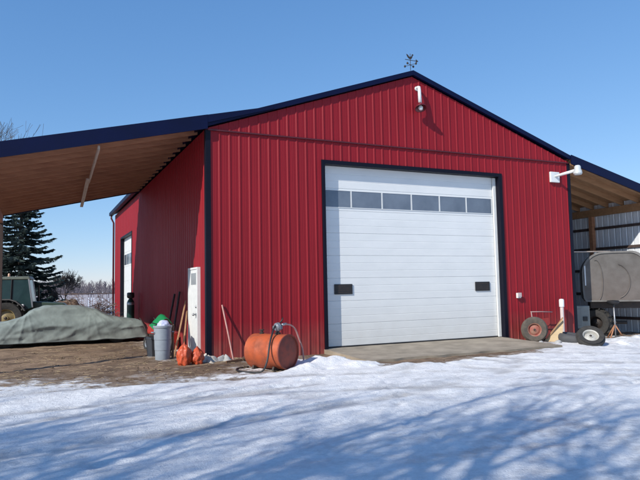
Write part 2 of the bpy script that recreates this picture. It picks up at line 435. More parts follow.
barn = thing('red_barn', 'big red ribbed metal barn with navy trim, white overhead door and open lean-to roofs', 'barn', (0,0,0))
gable = lambda u: ZE + (ZA-ZE)*(1-abs(u-XM)/(XR-XM))
flat0 = lambda u: -.13
front_lo = MB(); ribbed(front_lo, XL, XR, flat0, lambda u: ZE-.02, lambda u,o,z: (u,-o,z), holes=[(-.0,DW,-.2,DH)])
front_lo.build('front_wall', RED, barn)
front_hi = MB(); ribbed(front_hi, XL, XR, lambda u: ZE-.03, gable, lambda u,o,z: (u,-o-.012,z), extra=(XM,))
front_hi.build('gable_wall', RED, barn)
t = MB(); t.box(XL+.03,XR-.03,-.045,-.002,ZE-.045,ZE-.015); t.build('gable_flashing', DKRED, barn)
lw = MB(); ribbed(lw, 0, YB, flat0, lambda u: ZE, lambda u,o,z: (XL-o,u,z), holes=[(11.12,14.35,-.2,3.62)])
lw.build('side_wall', RED, barn)
rw = MB(); ribbed(rw, 0, YB, lambda u:-.4, lambda u: ZE, lambda u,o,z: (XR+o,u,z)); rw.build('side_wall', GALV, barn)
bw = MB(); ribbed(bw, XL, XR, flat0, gable, lambda u,o,z: (u,YB+o,z), extra=(XM,)); bw.build('back_wall', RED, barn)
# roof sheets and trim
for sgn in (-1,1):
    ze = ZE+(.07 if sgn<0 else .11); za = ZA+.07
    xe = XL-.12 if sgn<0 else XR+.12; zo = ze-.317*.12
    y0 = -.075
    rf = MB(); rf.add([(xe,y0,zo),(XM,y0,za),(XM,YB+.1,za),(xe,YB+.1,zo),(xe,y0,zo+.06),(XM,y0,za+.06),(XM,YB+.1,za+.06),(xe,YB+.1,zo+.06)],
                      [(0,1,2,3),(7,6,5,4),(0,4,5,1),(3,2,6,7),(0,3,7,4),(1,5,6,2)])
    rf.build('roof', NAVY, barn)
    ft = MB(); w_f = .125
    xo = XL+.01 if sgn<0 else XR-.01
    zo2 = ze + .005
    ft.add([(xo,-.10,zo2-w_f+.08),(XM,-.10,za-w_f+.08),(XM,-.10,za+.075),(xo,-.10,zo2+.075),(xo,-.026,zo2-w_f+.08),(XM,-.026,za-w_f+.08),(XM,-.026,za+.075),(xo,-.026,zo2+.075)],
           [(0,1,2,3),(7,6,5,4),(0,4,5,1),(3,2,6,7),(0,3,7,4),(1,5,6,2)])
    ft.build('gable_trim', NAVY, barn)
gt = MB(); gt.box(XL-.26,XL-.10,9.25,YB+.15,ZE-.02,ZE+.13); gt.build('gutter', NAVY, barn, bevel=.015)
ds = MB(); ds.path([(XL-.18,YB-.05,ZE),(XL-.18,YB-.05,ZE-.15),(XL-.08,YB-.05,ZE-.35),(XL-.08,YB-.05,-.05)], .04, 8); ds.build('downspout', DKRED, barn, smooth=True)
for x0,x1,y0,y1 in ((XL-.028,XL+.09,-.026,.09),(XR-.09,XR+.028,-.026,.09)):
    ct = MB(); ct.box(x0,x1,y0,y1,-.25,ZE-.03); ct.build('corner_trim', TRIM, barn, bevel=.006)
# the left lean-to roof laps over the main slope as a thin wedge
wd_ = MB(); wd_.prism([(XL,4.98),(XL,5.148),(-1.38,5.48),(-1.30,5.49),(-1.30,5.44)],-.128,-.028); wd_.build('lap_trim', NAVY, barn)
wd_ = MB(); wd_.prism([(XL,5.0),(XL,5.13),(-1.34,5.47),(-1.30,5.44)],-.027,9.10); wd_.build('lap_roof', NAVY, barn)
# overhead door: navy casing, reveals, white sectional door
cs = MB()
cs.box(-.075,.012,-.034,.165,-.03,DH+.09); cs.box(DW-.012,DW+.10,-.034,.165,-.03,DH+.09); cs.box(.012,DW-.012,-.034,.165,DH-.005,DH+.09)
cs.build('door_casing', TRIM, barn, bevel=.006)
DY = .17
dp = MB(); S = DH/8
prof = []
for s in range(8):
    z0 = s*S
    prof += [(DY+.012,z0+.001),(DY,z0+.009),(DY,z0+S*.33-.009),(DY+.004,z0+S*.33),(DY,z0+S*.33+.009),(DY,z0+S*.66-.009),(DY+.004,z0+S*.66),(DY,z0+S*.66+.009),(DY,z0+S-.008),(DY+.012,z0+S-.001)]
def strip(mb, x0, x1, prof):
    vs = [(x,y,z) for x in (x0,x1) for y,z in prof]; n = len(prof)
    mb.add(vs, [(i,n+i,n+i+1,i+1) for i in range(n-1)])
strip(dp, -.06, DW+.06, prof)
door = dp.build('overhead_door', WHITE, barn)
wz0, wz1 = 6*S+.085, 6*S+S-.055
x = .03; pw = .83; gap = .035
for i in range(6):
    x0 = -.06 + i*(pw+gap); fr = MB()
    for (a,b,c,d) in ((x0-.014,x0+pw+.014,wz1,wz1+.014),(x0-.014,x0+pw+.014,wz0-.014,wz0),(x0-.014,x0,wz0,wz1),(x0+pw,x0+pw+.014,wz0,wz1)):
        fr.box(a,b,DY-.014,DY+.002,c,d)
    f = fr.build('door_window', WFRAME, door)
    pn = MB(); pn.box(x0,x0+pw,DY-.007,DY-.003,wz0,wz1); p = pn.build('pane', PANE, f)
for x0 in (.28,4.44):
    vt = MB(); vt.box(x0,x0+.48,DY-.03,DY-.002,1.23,1.47); vo = vt.build('door_vent', BLACK, door, bevel=.01)
    sl = MB()
    for k in range(4): sl.box(x0+.04,x0+.44,DY-.036,DY-.029,1.262+k*.05,1.29+k*.05)
    sl.build('louver', DKSTEEL, vo)
ws = MB(); ws.box(DW-.10,DW-.014,DY-.06,DY-.016,.0,DH-.02); ws.build('weather_strip', WFRAME, barn)
bs = MB(); bs.box(.015,DW-.015,DY-.012,DY+.03,-.012,.022); bs.build('bottom_seal', BLACK, door)
# man door on the side wall
md = MB(); md.box(XL-.055,XL-.002,.62,1.42,-.03,1.86); mdo = md.build('entry_door', WHITE2, barn, bevel=.005)
mf = MB()
mf.box(XL-.07,XL-.001,.565,.618,-.05,1.905); mf.box(XL-.07,XL-.001,1.422,1.475,-.05,1.905); mf.box(XL-.07,XL-.001,.6185,1.4215,1.862,1.905)
mf.build('door_frame', WFRAME, mdo)
wn = MB(); wn.box(XL-.058,XL-.054,.74,1.22,1.52,1.78); wn.build('door_window', MAT('frosted_pane',(.33,.35,.37),rough=.2), mdo)
kn = MB(); kn.lathe([(.0,.09),(.028,.085),(.033,.06),(.02,.04),(.012,.03),(.03,.012),(.03,0)], 14, axis_frame((XL-.055,.73,.86),(-1,0,0))); kn.build('handle', STEEL, mdo, smooth=True)
kn = MB(); kn.lathe([(.0,.025),(.026,.022),(.03,0)], 14, axis_frame((XL-.055,.73,1.03),(-1,0,0))); kn.build('deadbolt', STEEL, mdo, smooth=True)
# rear overhead door in the side wall
rc = MB(); rc.box(XL-.025,XL+.2,11.06,11.13,-.1,3.68); rc.box(XL-.025,XL+.2,14.34,14.42,-.1,3.68); rc.box(XL-.025,XL+.2,11.13,14.34,3.61,3.68)
rc.build('door_casing', TRIM, barn)
prof2 = []
for s in range(6):
    z0 = s*.603; prof2 += [(XL+.14,z0+.001),(XL+.13,z0+.01),(XL+.13,z0+.59),(XL+.14,z0+.602)]
rd = MB(); vs = [(x,y,z) for y in (11.1,14.4) for x,z in prof2]; n = len(prof2); rd.add(vs, [(i,i+1,n+i+1,n+i) for i in range(n-1)])
rdo = rd.build('side_overhead_door', WHITE2, barn)
for i in range(4):
    w2 = MB(); y0 = 11.3+i*.76; w2.box(XL+.12,XL+.126,y0,y0+.62,2.5,2.92); w2.build('pane', PANE, rdo)

# lean-to roofs
def lean(side):
    sg = -1 if side == 'left' else 1
    xw = XL if sg < 0 else XR
    wid = 4.62 if sg < 0 else 3.80; sl = .234 if sg < 0 else .242
    zt = 5.13 if sg < 0 else 5.06; fh = .285 if sg < 0 else .25
    P = lambda d, y, dz: (xw+sg*d, y, zt-sl*d+dz)
    ya, yb = -.10, 9.10
    rf = MB(); rf.add([P(.0,ya,-.05),P(wid,ya,-.05),P(wid,yb,-.05),P(.0,yb,-.05),P(.0,ya,0),P(wid,ya,0),P(wid,yb,0),P(.0,yb,0)],
                      [(0,1,2,3),(7,6,5,4),(0,4,5,1),(3,2,6,7),(0,3,7,4),(1,5,6,2)])
    roof = rf.build('lean_to_roof', NAVY, barn)
    pl = MB(); pl.add([P(.02,ya+.04,-.075),P(wid-.02,ya+.04,-.075),P(wid-.02,yb-.04,-.075),P(.02,yb-.04,-.075),P(.02,ya+.04,-.053),P(wid-.02,ya+.04,-.053),P(wid-.02,yb-.04,-.053),P(.02,yb-.04,-.053)],
                      [(0,1,2,3),(7,6,5,4),(0,4,5,1),(3,2,6,7),(0,3,7,4),(1,5,6,2)])
    pl.build('roof_decking', PLY if sg < 0 else LUMBERB, roof)
    for y0,y1 in ((ya-.035,ya),(yb,yb+.035)):
        fm = MB(); h = fh if y0 < 0 else fh-.02
        fm.add([P(0.0,y0,-h),P(wid+.02,y0,-h),P(wid+.02,y1,-h),P(0.0,y1,-h),P(0.0,y0,.02),P(wid+.02,y0,.02),P(wid+.02,y1,.02),P(0.0,y1,.02)],
               [(0,1,2,3),(7,6,5,4),(0,4,5,1),(3,2,6,7),(0,3,7,4),(1,5,6,2)])
        fm.build('fascia', NAVY, roof)
    k = 0; y = .0
    while y < 9.05:
        rm = MB()
        a, b = (y-.02,y+.02); h0, h1 = -.24, -.077
        d1 = wid-.05
        rm.add([P(.05,a,h0),P(d1,a,h0),P(d1,b,h0),P(.05,b,h0),P(.05,a,h1),P(d1,a,h1),P(d1,b,h1),P(.05,b,h1)],
               [(0,1,2,3),(7,6,5,4),(0,4,5,1),(3,2,6,7),(0,3,7,4),(1,5,6,2)])
        rm.build('rafter', LUMBER if sg < 0 else LUMBERB, roof); y += .6
    # header beam and posts
    dpx = wid-.3 if sg < 0 else wid-.12
    zb = zt-sl*dpx-.25
    hb = MB(); hb.box(xw+sg*dpx-.06,xw+sg*dpx+.06,.0,9.0,zb-.24,zb); hb.build('header_beam', LUMBER if sg < 0 else LUMBERB, barn)
    for y in ((.08,8.93) if sg < 0 else (.08,2.45,4.9,8.93)):
        pm = MB(); pm.box(xw+sg*dpx-.075,xw+sg*dpx+.075,y-.075,y+.075,-.35,zb-.242); pm.build('post', POSTW if sg < 0 else LUMBER, barn, bevel=.006)
    return P, dpx, zb
PL_, dl, zl = lean('left')
PR_, dr, zr = lean('right')
br = MB(); br.bar((-4.98,.1,4.30),(-4.86,4.2,4.30),.04,.09); br.build('tie_board', PALE, barn)
br = MB(); br.bar((-4.93,3.6,4.255),(-4.74,8.95,4.255),.09,.04); br.build('tie_board', PALE, barn)
XO = XR+dr
ow = MB(); ribbed(ow, .1, 9.0, lambda u:-.4, lambda u: zr+.16, lambda u,o,z: (XO+.085+o,u,z)); ow.build('lean_to_wall', GALV, barn)
lb = MB(); ribbed(lb, XR, XO, lambda u:-.4, lambda u: 5.0-.242*(u-XR)-.03, lambda u,o,z: (u,9.0+o,z)); lb.build('lean_to_wall', GALV, barn)
for z in (.15,.95,1.75,2.5,3.2):
    gm = MB(); gm.box(XO+.03,XO+.08,.1,8.9,z,z+.09); gm.build('wall_girt', POSTW, barn)
    gm = MB(); gm.box(XR+.03,XO-.1,8.92,8.98,z,z+.14); gm.build('wall_girt', POSTW, barn)

# ------------------------------------------------------------------ fixtures on the barn
# gable lamp: white pipe arm with a dark red dome shade
gl = thing('wall_lamp', 'dark red dome lamp on a white pipe arm high under the barn gable peak', 'lamp', (2.66,-.02,6.42))
a = MB(); a.lathe([(0,.03),(.055,.03),(.06,0)],14,axis_frame((0,0,0),(0,-1,0))); a.build('base_plate', WFRAME, gl, smooth=True, angle=40)
a = MB(); a.path([(0,-.02,0),(0,-.07,.02),(-.005,-.12,.0),(-.02,-.15,-.10),(-.04,-.19,-.42)], [.034,.036,.038,.042,.045], 12); a.build('arm', WFRAME, gl, smooth=True)
a = MB(); a.lathe([(.04,.09),(.05,.06),(.07,.03),(.12,-.02),(.145,-.08),(.148,-.095),(.138,-.09),(.11,-.04),(.05,.0)],22,axis_frame((-.05,-.205,-.50),(0.12,.45,1))); shd = a.build('lamp_shade', MAT('oxblood_enamel',(.15,.015,.024),(.11,.012,.018),rough=.35), gl, smooth=True)
a = MB(); a.lathe([(0,-.14),(.04,-.13),(.06,-.08),(.05,-.03),(.03,.0)],14,axis_frame((-.05,-.205,-.50),(0.12,.45,1))); a.build('bulb', WFRAME, gl, smooth=True)
# yard light at the right corner
fl = thing('yard_light', 'white yard light on a straight arm at the barn front right corner under the eave', 'lamp', (7.25,-.02,4.45))
a = MB(); a.box(-.17,.17,-.06,0,-.20,.10); a.build('mounting_box', WFRAME, fl, bevel=.012)
a = MB(); a.path([(0,-.05,-.03),(.05,-.28,.0),(.14,-.62,.04)], [.035,.04,.045], 12); a.build('arm', WFRAME, fl, smooth=True)
a = MB(); a.lathe([(0,.14),(.06,.135),(.085,.10),(.09,.02),(.11,-.01),(.12,-.09),(.09,-.13),(0,-.14)],18,Matrix.Translation((.17,-.70,.04))); a.build('lamp_head', MAT('grey_white_enamel',(.55,.58,.58),(.45,.48,.48),rough=.35), fl, smooth=True, angle=40)
# weathervane
wv = thing('weathervane', 'small thin dark weathervane with a flat bird figure on the roof ridge', 'weathervane', (2.53,.03,6.86))
a = MB(); a.path([(0,0,-.04),(0,0,.62)], .010, 8); a.build('rod', DKSTEEL, wv)
a = MB()
for q in range(4):
    t = q*PI/2+.5; e = V((math.cos(t)*.22,math.sin(t)*.22,.24))
    a.path([(0,0,.24),e], .008, 6)
    a.lathe([(0,-.045),(.035,-.02),(.035,.02),(0,.045)],8,Matrix.Translation(e))
a.build('direction_arms', DKSTEEL, wv)
a = MB(); a.path([(-.22,0,.40),(.24,0,.40)], .010, 6); a.prism([(.24,.34),(.34,.40),(.24,.46)],-.006,.006); a.build('arrow', DKSTEEL, wv)
bird = [(-.02,.43),(.04,.44),(.08,.49),(.11,.57),(.15,.585),(.11,.61),(.08,.61),(.05,.53),(-.04,.51),(-.10,.57),(-.16,.59),(-.13,.52),(-.09,.47)]
a = MB(); a.prism(bird,-.008,.008); a.build('bird_figure', DKSTEEL, wv)
wv.scale = (.72,.72,.78)
# outlet
ob = thing('outlet_box', 'small white outlet box on the red wall right of the overhead door', 'outlet', (5.72,-.02,1.08))
a = MB(); a.box(-.06,.06,-.07,0,-.07,.07); a.build('housing', WFRAME, ob, bevel=.01)
a = MB(); a.box(-.065,.065,-.088,-.071,-.04,.075); a.build('cover', MAT('pinkish_cover',(.62,.5,.48),rough=.5), ob, bevel=.006)

# ------------------------------------------------------------------ covered car
def car():
    t = thing('covered_car', 'low car under a grey-green tarpaulin parked below the left lean-to', 'car', (-5.35,6.55,-.08))
    x0, x1 = -2.35, 2.32
    top_pts = [(-2.35,.30),(-2.28,.52),(-2.0,.62),(-1.6,.69),(-1.15,.80),(-.78,1.02),(-.5,1.10),(0,1.115),(.42,1.09),(.85,.97),(1.3,.77),(1.75,.69),(2.12,.62),(2.26,.50),(2.32,.30)]
    def topz(x):
        for (a,za),(b,zb) in zip(top_pts, top_pts[1:]):
            if a <= x <= b:
                q = (x-a)/(b-a); return za+(zb-za)*(q*q*(3-2*q)*.5+q*.5)
        return .3
    NU, NV = 190, 96
    vs = []
    for i in range(NU+1):
        s = -1+2*i/NU; x = (x0+x1)/2 + (x1-x0)/2*math.copysign(abs(s)**.85, s)
        pf = (1-min(1,abs(s))**9)**(1/9.) if abs(s) < 1 else 0
        w = .26 + .58*pf; tz = topz(x)
        cabin = sst((tz-.72)/.35)
        b = min(.66, tz*.88)
        sec = [(-w-.03,.13),(-w-.01,.38),(-w*.99,b*.93),(-w*(.93-.14*cabin),b+(tz-b)*.30),(-w*(.80-.14*cabin),b+(tz-b)*.82),(-w*.35,tz-.012),(0,tz),
               (w*.35,tz-.012),(w*(.80-.14*cabin),b+(tz-b)*.82),(w*(.93-.14*cabin),b+(tz-b)*.30),(w*.99,b*.93),(w+.01,.38),(w+.03,.13)]
        for j in range(NV+1):
            q = j/NV*(len(sec)-1); k = min(int(q),len(sec)-2); f = q-k
            p0,p1,p2,p3 = (V(sec[max(0,min(len(sec)-1,kk))]) for kk in (k-1,k,k+1,k+2))
            p = .5*((2*p1)+(-p0+p2)*f+(2*p0-5*p1+4*p2-p3)*f*f+(-p0+3*p1-3*p2+p3)*f*f*f)
            y, z = p
            side = 1-sst((z-.35)/.5)
            # long slack folds + drape folds hanging at the hem + fine wrinkles
            n1 = noise.fractal(V((x*.55+z*.5, y*.8, z*2.0-x*.25)),1,2,2)
            n2 = noise.noise(V((x*.8-z*1.2, y*2.2, z*5.5+x*.5)))
            def crease(px_,py_,pz_): return (1-abs(noise.noise(V((px_,py_,pz_)))))**7
            c1 = crease(x*.55+z*1.3+y*.4, 7.3, z*3.2-x*.55); c2 = crease(x*1.5-z*1.9, 3.1+y*.8, z*2.4+x*.6); c3 = crease(x*3.2+z*3.5, 11.2, y*2.0-z*2.0)
            th = math.atan2(z-1.02, x+.95)
            fan = (1-abs(math.sin(7*th)))**2*math.exp(-((x+1.35)/.8)**2) + .7*(1-abs(math.sin(8*math.atan2(z-1.0,x-.7)+1)))**2*math.exp(-((x-1.2)/.7)**2)
            n3 = noise.fractal(V((x*5,y*6,z*9)),1,2,3)
            dsp = .024*n1 + .010*n2 + .030*(c1-.3) + .013*(c2-.3) + .006*(c3-.3) + .003*n3 + .017*fan
            hang = side*(.014*math.sin(x*5+2.0*n1*3+z*3) + .007*math.sin(x*15+n2*5))
            out = math.copysign(1,y)*min(1,abs(y)/.5)
            y += out*(dsp*(.5+.5*side)+hang); z += dsp*(1-side)*.9
            if j in (0,NV): z += .03*noise.noise(V((x*2.3,y,1)))
            vs.append((x + .02*n1, y, max(.04,z)))
    n = NV+1
    m = MB(); m.add(vs, [(i*n+j,i*n+j+1,(i+1)*n+j+1,(i+1)*n+j) for i in range(NU) for j in range(NV)])
    m.build('tarpaulin', TARP, t, smooth=True)
    h = MB()
    for jj in (0,NV): h.path([vs[i*n+jj] for i in range(2,NU-1,2)], .011, 5)
    h.build('hem_rope', MAT('hem_cord',(.11,.13,.13),rough=.8), t, smooth=True)
    for xw in (-1.45,1.42):
        for sy in (-1,1):
            w = MB(); w.lathe([(.17,-.09),(.27,-.10),(.30,-.07),(.305,0),(.30,.07),(.27,.10),(.17,.09),(.16,0),(.17,-.09)],24,axis_frame((xw,sy*.66,.305),(0,1,0)))
            wo = w.build('wheel', RUBBER, t, smooth=True, angle=40)
            r2 = MB(); r2.lathe([(0,.05),(.06,.06),(.165,.045),(.168,-.05),(0,-.05)],20,axis_frame((xw,sy*.66,.305),(0,sy,0))); r2.build('rim', STEEL, wo, smooth=True, angle=40)
    ch = MB(); ch.box(-2.0,2.05,-.6,.6,.18,.42); ch.build('chassis', BLACK, t)
car()

# ------------------------------------------------------------------ wheels helper
def wheel(parent, c, axis_, Rr, width, rim_r, tyre_m, rim_m, lugs=0, name='wheel'):
    M = axis_frame(c, axis_); h = width/2
    m = MB(); m.lathe([(rim_r,-h*.75),(rim_r+.35*(Rr-rim_r),-h),(Rr-.25*(Rr-rim_r),-h*.97),(Rr-.05,-h*.7),(Rr-.012,-h*.35),(Rr,0),(Rr-.012,h*.35),(Rr-.05,h*.7),(Rr-.25*(Rr-rim_r),h*.97),(rim_r+.35*(Rr-rim_r),h),(rim_r,h*.75)],36,M)
    for k in range(lugs):
        a = 2*PI*k/lugs
        for sg in (-1,1):
            a2 = a+(PI/lugs if sg>0 else 0)
            L = M @ Matrix.Rotation(a2,4,'Z') @ Matrix.Translation((Rr-.012,0,sg*h*.45)) @ Matrix.Rotation(sg*.6,4,'X')
            m.box(-.02,.028,-.016,.016,-h*.5,h*.5,L)
    w = m.build(name, tyre_m, parent, smooth=True, angle=35)
    m = MB(); m.lathe([(rim_r+.004,-h*.78),(rim_r-.02,-h*.6),(rim_r-.03,-.01),(rim_r*.62,.02),(rim_r*.45,h*.28),(rim_r*.3,h*.34),(rim_r*.27,h*.55),(0,h*.58)],28,M)
    m.lathe([(rim_r+.004,h*.78),(rim_r-.02,h*.6),(rim_r-.03,-.01)],28,M)
    rmo = m.build('rim', rim_m, w, smooth=True, angle=35)
    m = MB(); m.lathe([(0,h*.66),(rim_r*.16,h*.64),(rim_r*.2,h*.5)],12,M); m.build('hub', DKSTEEL, w, smooth=True)
    return w

# ------------------------------------------------------------------ tractor
def tractor():
    t = thing('cab_tractor', 'compact green cab tractor with yellow rims standing behind the covered car', 'tractor', (-6.95,12.2,-.07), R(-8))
    for sy in (-1,1):
        wheel(t, (0,sy*.55,.60), (0,sy,0), .60, .32, .31, RUBBER, YELLOW, 18)
        wheel(t, (1.55,sy*.5,.36), (0,sy,0), .36, .2, .19, RUBBER, YELLOW, 14)
        m = MB(); pts = []
        for k in range(9):
            a = PI*(.98-.86*k/8); pts.append((.68*math.cos(a), .60+.68*math.sin(a)))
        poly = pts + [(x*.94,.6+(z-.6)*.94) for x,z in reversed(pts)]
        for i in range(8):
            (a0,b0),(a1,b1) = pts[i],pts[i+1]
            m.prism([(a0,b0),(a1,b1),(a1*.95,.6+(b1-.6)*.95),(a0*.95,.6+(b0-.6)*.95)], sy*.55-.19, sy*.55+.19)
        m.build('fender', MAT('dusty_fender',(.10,.095,.09),(.06,.06,.06),rough=.6) if sy<0 else TGREEN, t)
    m = MB(); m.prism([(.6,.62),(1.95,.62),(1.98,.95),(1.85,1.08),(.6,1.18)],-.27,.27); m.build('hood', TGREEN, t, bevel=.04)
    m = MB(); m.box(1.985,2.02,-.2,.2,.66,.95); m.build('grille', BLACK, t)
    m = MB(); m.box(-.2,1.7,-.18,.18,.32,.62); m.build('chassis', DKSTEEL, t, bevel=.03)
    m = MB(); m.box(-.12,.6,-.32,.32,.5,.9); m.build('cab_floor', TGREEN, t, bevel=.02)
    m = MB(); m.add([(-.30,-.5,1.96),(.78,-.48,1.96),(.78,.48,1.96),(-.30,.5,1.96),(-.27,-.46,2.07),(.70,-.44,2.08),(.70,.44,2.08),(-.27,.46,2.07)],[(0,3,2,1),(4,5,6,7),(0,1,5,4),(1,2,6,5),(2,3,7,6),(3,0,4,7)]); m.build('cab_roof', TROOF, t, bevel=.03)
    for sy in (-1,1):
        for a,b,w in (((-.24,sy*.46,1.97),(-.22,sy*.48,1.15),.06),((.16,sy*.47,1.97),(.13,sy*.49,1.12),.045),((.70,sy*.45,1.97),(.84,sy*.44,.95),.05)):
            m = MB(); m.bar(a,b,w,w); m.build('cab_pillar', BLACK if w != .05 else STEEL, t, bevel=.008)
        m = MB(); m.add([(-.21,sy*.465,1.95),(.69,sy*.455,1.95),(.82,sy*.45,.95),(.55,sy*.46,.85),(.3,sy*.475,1.1),(-.2,sy*.475,1.2)],[(0,1,2,3,4,5)]); m.build('side_window', CABGL, t)
    m = MB(); m.add([(.71,-.43,1.95),(.71,.43,1.95),(.85,.42,1.0),(.85,-.42,1.0)],[(0,1,2,3)]); m.build('windscreen', CABGL, t)
    m = MB(); m.add([(-.25,-.43,1.95),(-.25,.43,1.95),(-.23,.45,1.15),(-.23,-.45,1.15)],[(0,1,2,3)]); m.build('rear_window', CABGL, t)
    m = MB(); m.box(-.1,.28,-.22,.22,.95,1.08); m.box(-.14,-.04,-.22,.22,1.05,1.5); m.build('seat', BLACK, t, bevel=.03)
    m = MB(); m.lathe([(.16,-.012),(.175,0),(.16,.012),(.145,0),(.16,-.012)],20,axis_frame((.5,0,1.32),(-.5,0,1))); m.path([(.5,0,1.32),(.66,0,1.05)],.02,8); m.build('steering_wheel', BLACK, t, smooth=True)
    m = MB(); m.lathe([(.05,0),(.05,.02),(.04,.03),(.038,.10),(.02,.12),(0,.12)],14,Matrix.Translation((.02,-.25,2.07))); m.build('beacon', MAT('amber_beacon',(.62,.40,.25),(.5,.3,.2),rough=.3), t, smooth=True, angle=40)
    m = MB(); m.path([(.95,.2,1.1),(.95,.2,1.75)],.03,10); m.build('exhaust', DKSTEEL, t)
    m = MB(); m.lathe([(0,.04),(.05,.035),(.06,0),(0,0)],14,axis_frame((.52,-.5,1.02),(0,-1,.2))); m.build('work_light', WFRAME, t, smooth=True)
tractor()

# ------------------------------------------------------------------ things along the side wall
def gas():
    t = thing('gas_cylinder', 'tall dark green gas cylinder with grey band beside the side overhead door', 'gas cylinder', (-3.10,9.25,-.08))
    m = MB(); m.lathe([(0,0),(.12,0),(.125,.02),(.125,1.02),(.12,1.10),(.085,1.18),(.05,1.22)],22); m.build('body', CYLG, t, smooth=True, angle=50)
    m = MB(); m.lathe([(.1265,1.0),(.128,1.02),(.128,1.08),(.124,1.09)],22); m.build('band', STEEL, t, smooth=True)
    m = MB(); m.lathe([(.05,1.215),(.10,1.24),(.125,1.27),(.125,1.40),(.10,1.43),(0,1.435)],20); m.build('cap', BLACK, t, smooth=True, angle=50)
gas()
def blackbin():
    t = thing('black_bin', 'low charcoal plastic bin standing left of the grey trash can', 'bin', (-3.62,1.40,-.085), R(12))
    m = MB()
    a, b, h = .145, .175, .45
    m.add([(-a,-a,0),(a,-a,0),(a,a,0),(-a,a,0),(-b,-b,h),(b,-b,h),(b,b,h),(-b,b,h),(-b+.02,-b+.02,h),(b-.02,-b+.02,h),(b-.02,b-.02,h),(-b+.02,b-.02,h),(-a+.02,-a+.02,.03),(a-.02,-a+.02,.03),(a-.02,a-.02,.03),(-a+.02,a-.02,.03)],
          [(0,3,2,1),(0,1,5,4),(1,2,6,5),(2,3,7,6),(3,0,4,7),(4,5,9,8),(5,6,10,9),(6,7,11,10),(7,4,8,11),(8,9,13,12),(9,10,14,13),(10,11,15,14),(11,8,12,15),(12,13,14,15)])
    m.build('body', BINB, t, bevel=.012)
    m = MB(); c = b+.008
    for q in ((-c,c,-c,-b+.004),(-c,c,b-.004,c),(-c,-b+.004,-b+.004,b-.004),(b-.004,c,-b+.004,b-.004)): m.box(*q,h-.04,h-.006)
    m.build('rim', BINB, t)
blackbin()
def can():
    t = thing('trash_can', 'grey trash can stuffed with green and pale blue items beside the entry door', 'trash can', (-3.62,.60,-.085))
    m = MB()
    m.lathe([(0,0),(.145,0),(.152,.02),(.16,.22),(.166,.23),(.172,.44),(.178,.45),(.184,.69),(.198,.70),(.202,.735),(.188,.745),(.174,.71),(.14,.05),(0,.05)],32)
    m.build('body', CANG, t, smooth=True, angle=25)
    for s in (-1,1):
        m = MB(); m.path([(s*.185,-.07,.61),(s*.225,-.06,.60),(s*.225,.06,.60),(s*.185,.07,.61)],.012,8); m.build('handle', CANG, t, smooth=True)
can()
def blob(name, label, cat, loc, size, mat, seed, amp=.35, freq=2.2, sub=4, group=None, neck=False, flat=0):
    bm = bmesh.new(); bmesh.ops.create_icosphere(bm, subdivisions=sub, radius=1)
    for v in bm.verts:
        p = v.co.normalized(); n = noise.fractal(p*freq+V((seed,seed*2.1,0)),1,2,4)
        rd = (1-abs(noise.noise(p*freq*1.4+V((0,seed,4)))))**2
        f = 1+amp*n+amp*.5*(rd-.5)
        q = p*f
        if flat and q.z < -flat: q.z = -flat + (q.z+flat)*.08
        v.co = V((q.x*size[0], q.y*size[1], (q.z+flat)*size[2]))
        if neck:
            h = v.co.z/size[2]
            if h > 1.25: k = max(.22,1-(h-1.25)*1.5); v.co.x *= k; v.co.y *= k
    me = bpy.data.meshes.new(name); bm.to_mesh(me); bm.free()
    me.polygons.foreach_set('use_smooth',[True]*len(me.polygons)); me.materials.append(mat)
    o = bpy.data.objects.new(name, me); C.objects.link(o); o.location = loc
    if label: tag(o, label, cat, group)
    return o
# things in the can
o = blob('plastic_bag', 'pale blue plastic bag bulging out of the grey trash can', 'bag', (-3.60,.60,.58), (.135,.135,.13), BLUEB, 3.3, .16, 1.8, flat=.5)
tr = thing('plastic_sled', 'bright green curved plastic sheet sticking out above the grey trash can', 'plastic sheet', (-3.62,.72,.52), R(10))
m = MB(); vs = []
for i in range(17):
    for j in range(9):
        u = i/16-.5; v_ = j/8-.5
        vs.append((u*.42, v_*.30+.05, .26+.08*math.sin(u*5+.4)+.09*v_-.35*u*u+.02*noise.noise(V((u*6,v_*6,1)))))
m.add(vs,[(i*9+j,i*9+j+1,(i+1)*9+j+1,(i+1)*9+j) for i in range(16) for j in range(8)])
so_ = m.build('sheet', GREEN, tr, smooth=True); sm = so_.modifiers.new('s','SOLIDIFY'); sm.thickness = .012
m = MB(); m.path([(-.22,.0,.20),(.0,-.08,.13),(.18,.06,-.10)],.012,6); m.build('cord', BLACK, tr)
# red engine machine behind the bin
mw = thing('snow_blower', 'small dark machine with a red cowl behind the charcoal bin and trash can', 'snow blower', (-3.28,2.9,-.08), R(-75))
m = MB(); m.box(-.22,.26,-.18,.18,.16,.42); m.build('engine', DKSTEEL, mw, bevel=.03)
m = MB(); m.prism([(-.30,.40),(.20,.40),(.24,.50),(.12,.62),(-.18,.64),(-.30,.52)],-.19,.19); m.build('cowl', REDP, mw, bevel=.04)
m = MB(); m.prism([(.26,.06),(.50,.04),(.54,.20),(.48,.42),(.26,.40)],-.27,.27); m.build('auger_housing', REDP, mw, bevel=.02)
for s in (-1,1):
    wheel(mw, (-.08,s*.26,.18), (0,s,0), .18,.1,.09,RUBBER,STEEL)
    m = MB(); m.path([(-.25,s*.17,.35),(-.6,s*.19,.72),(-.72,s*.19,.78)],.014,8); m.build('handle', DKSTEEL, mw, smooth=True)
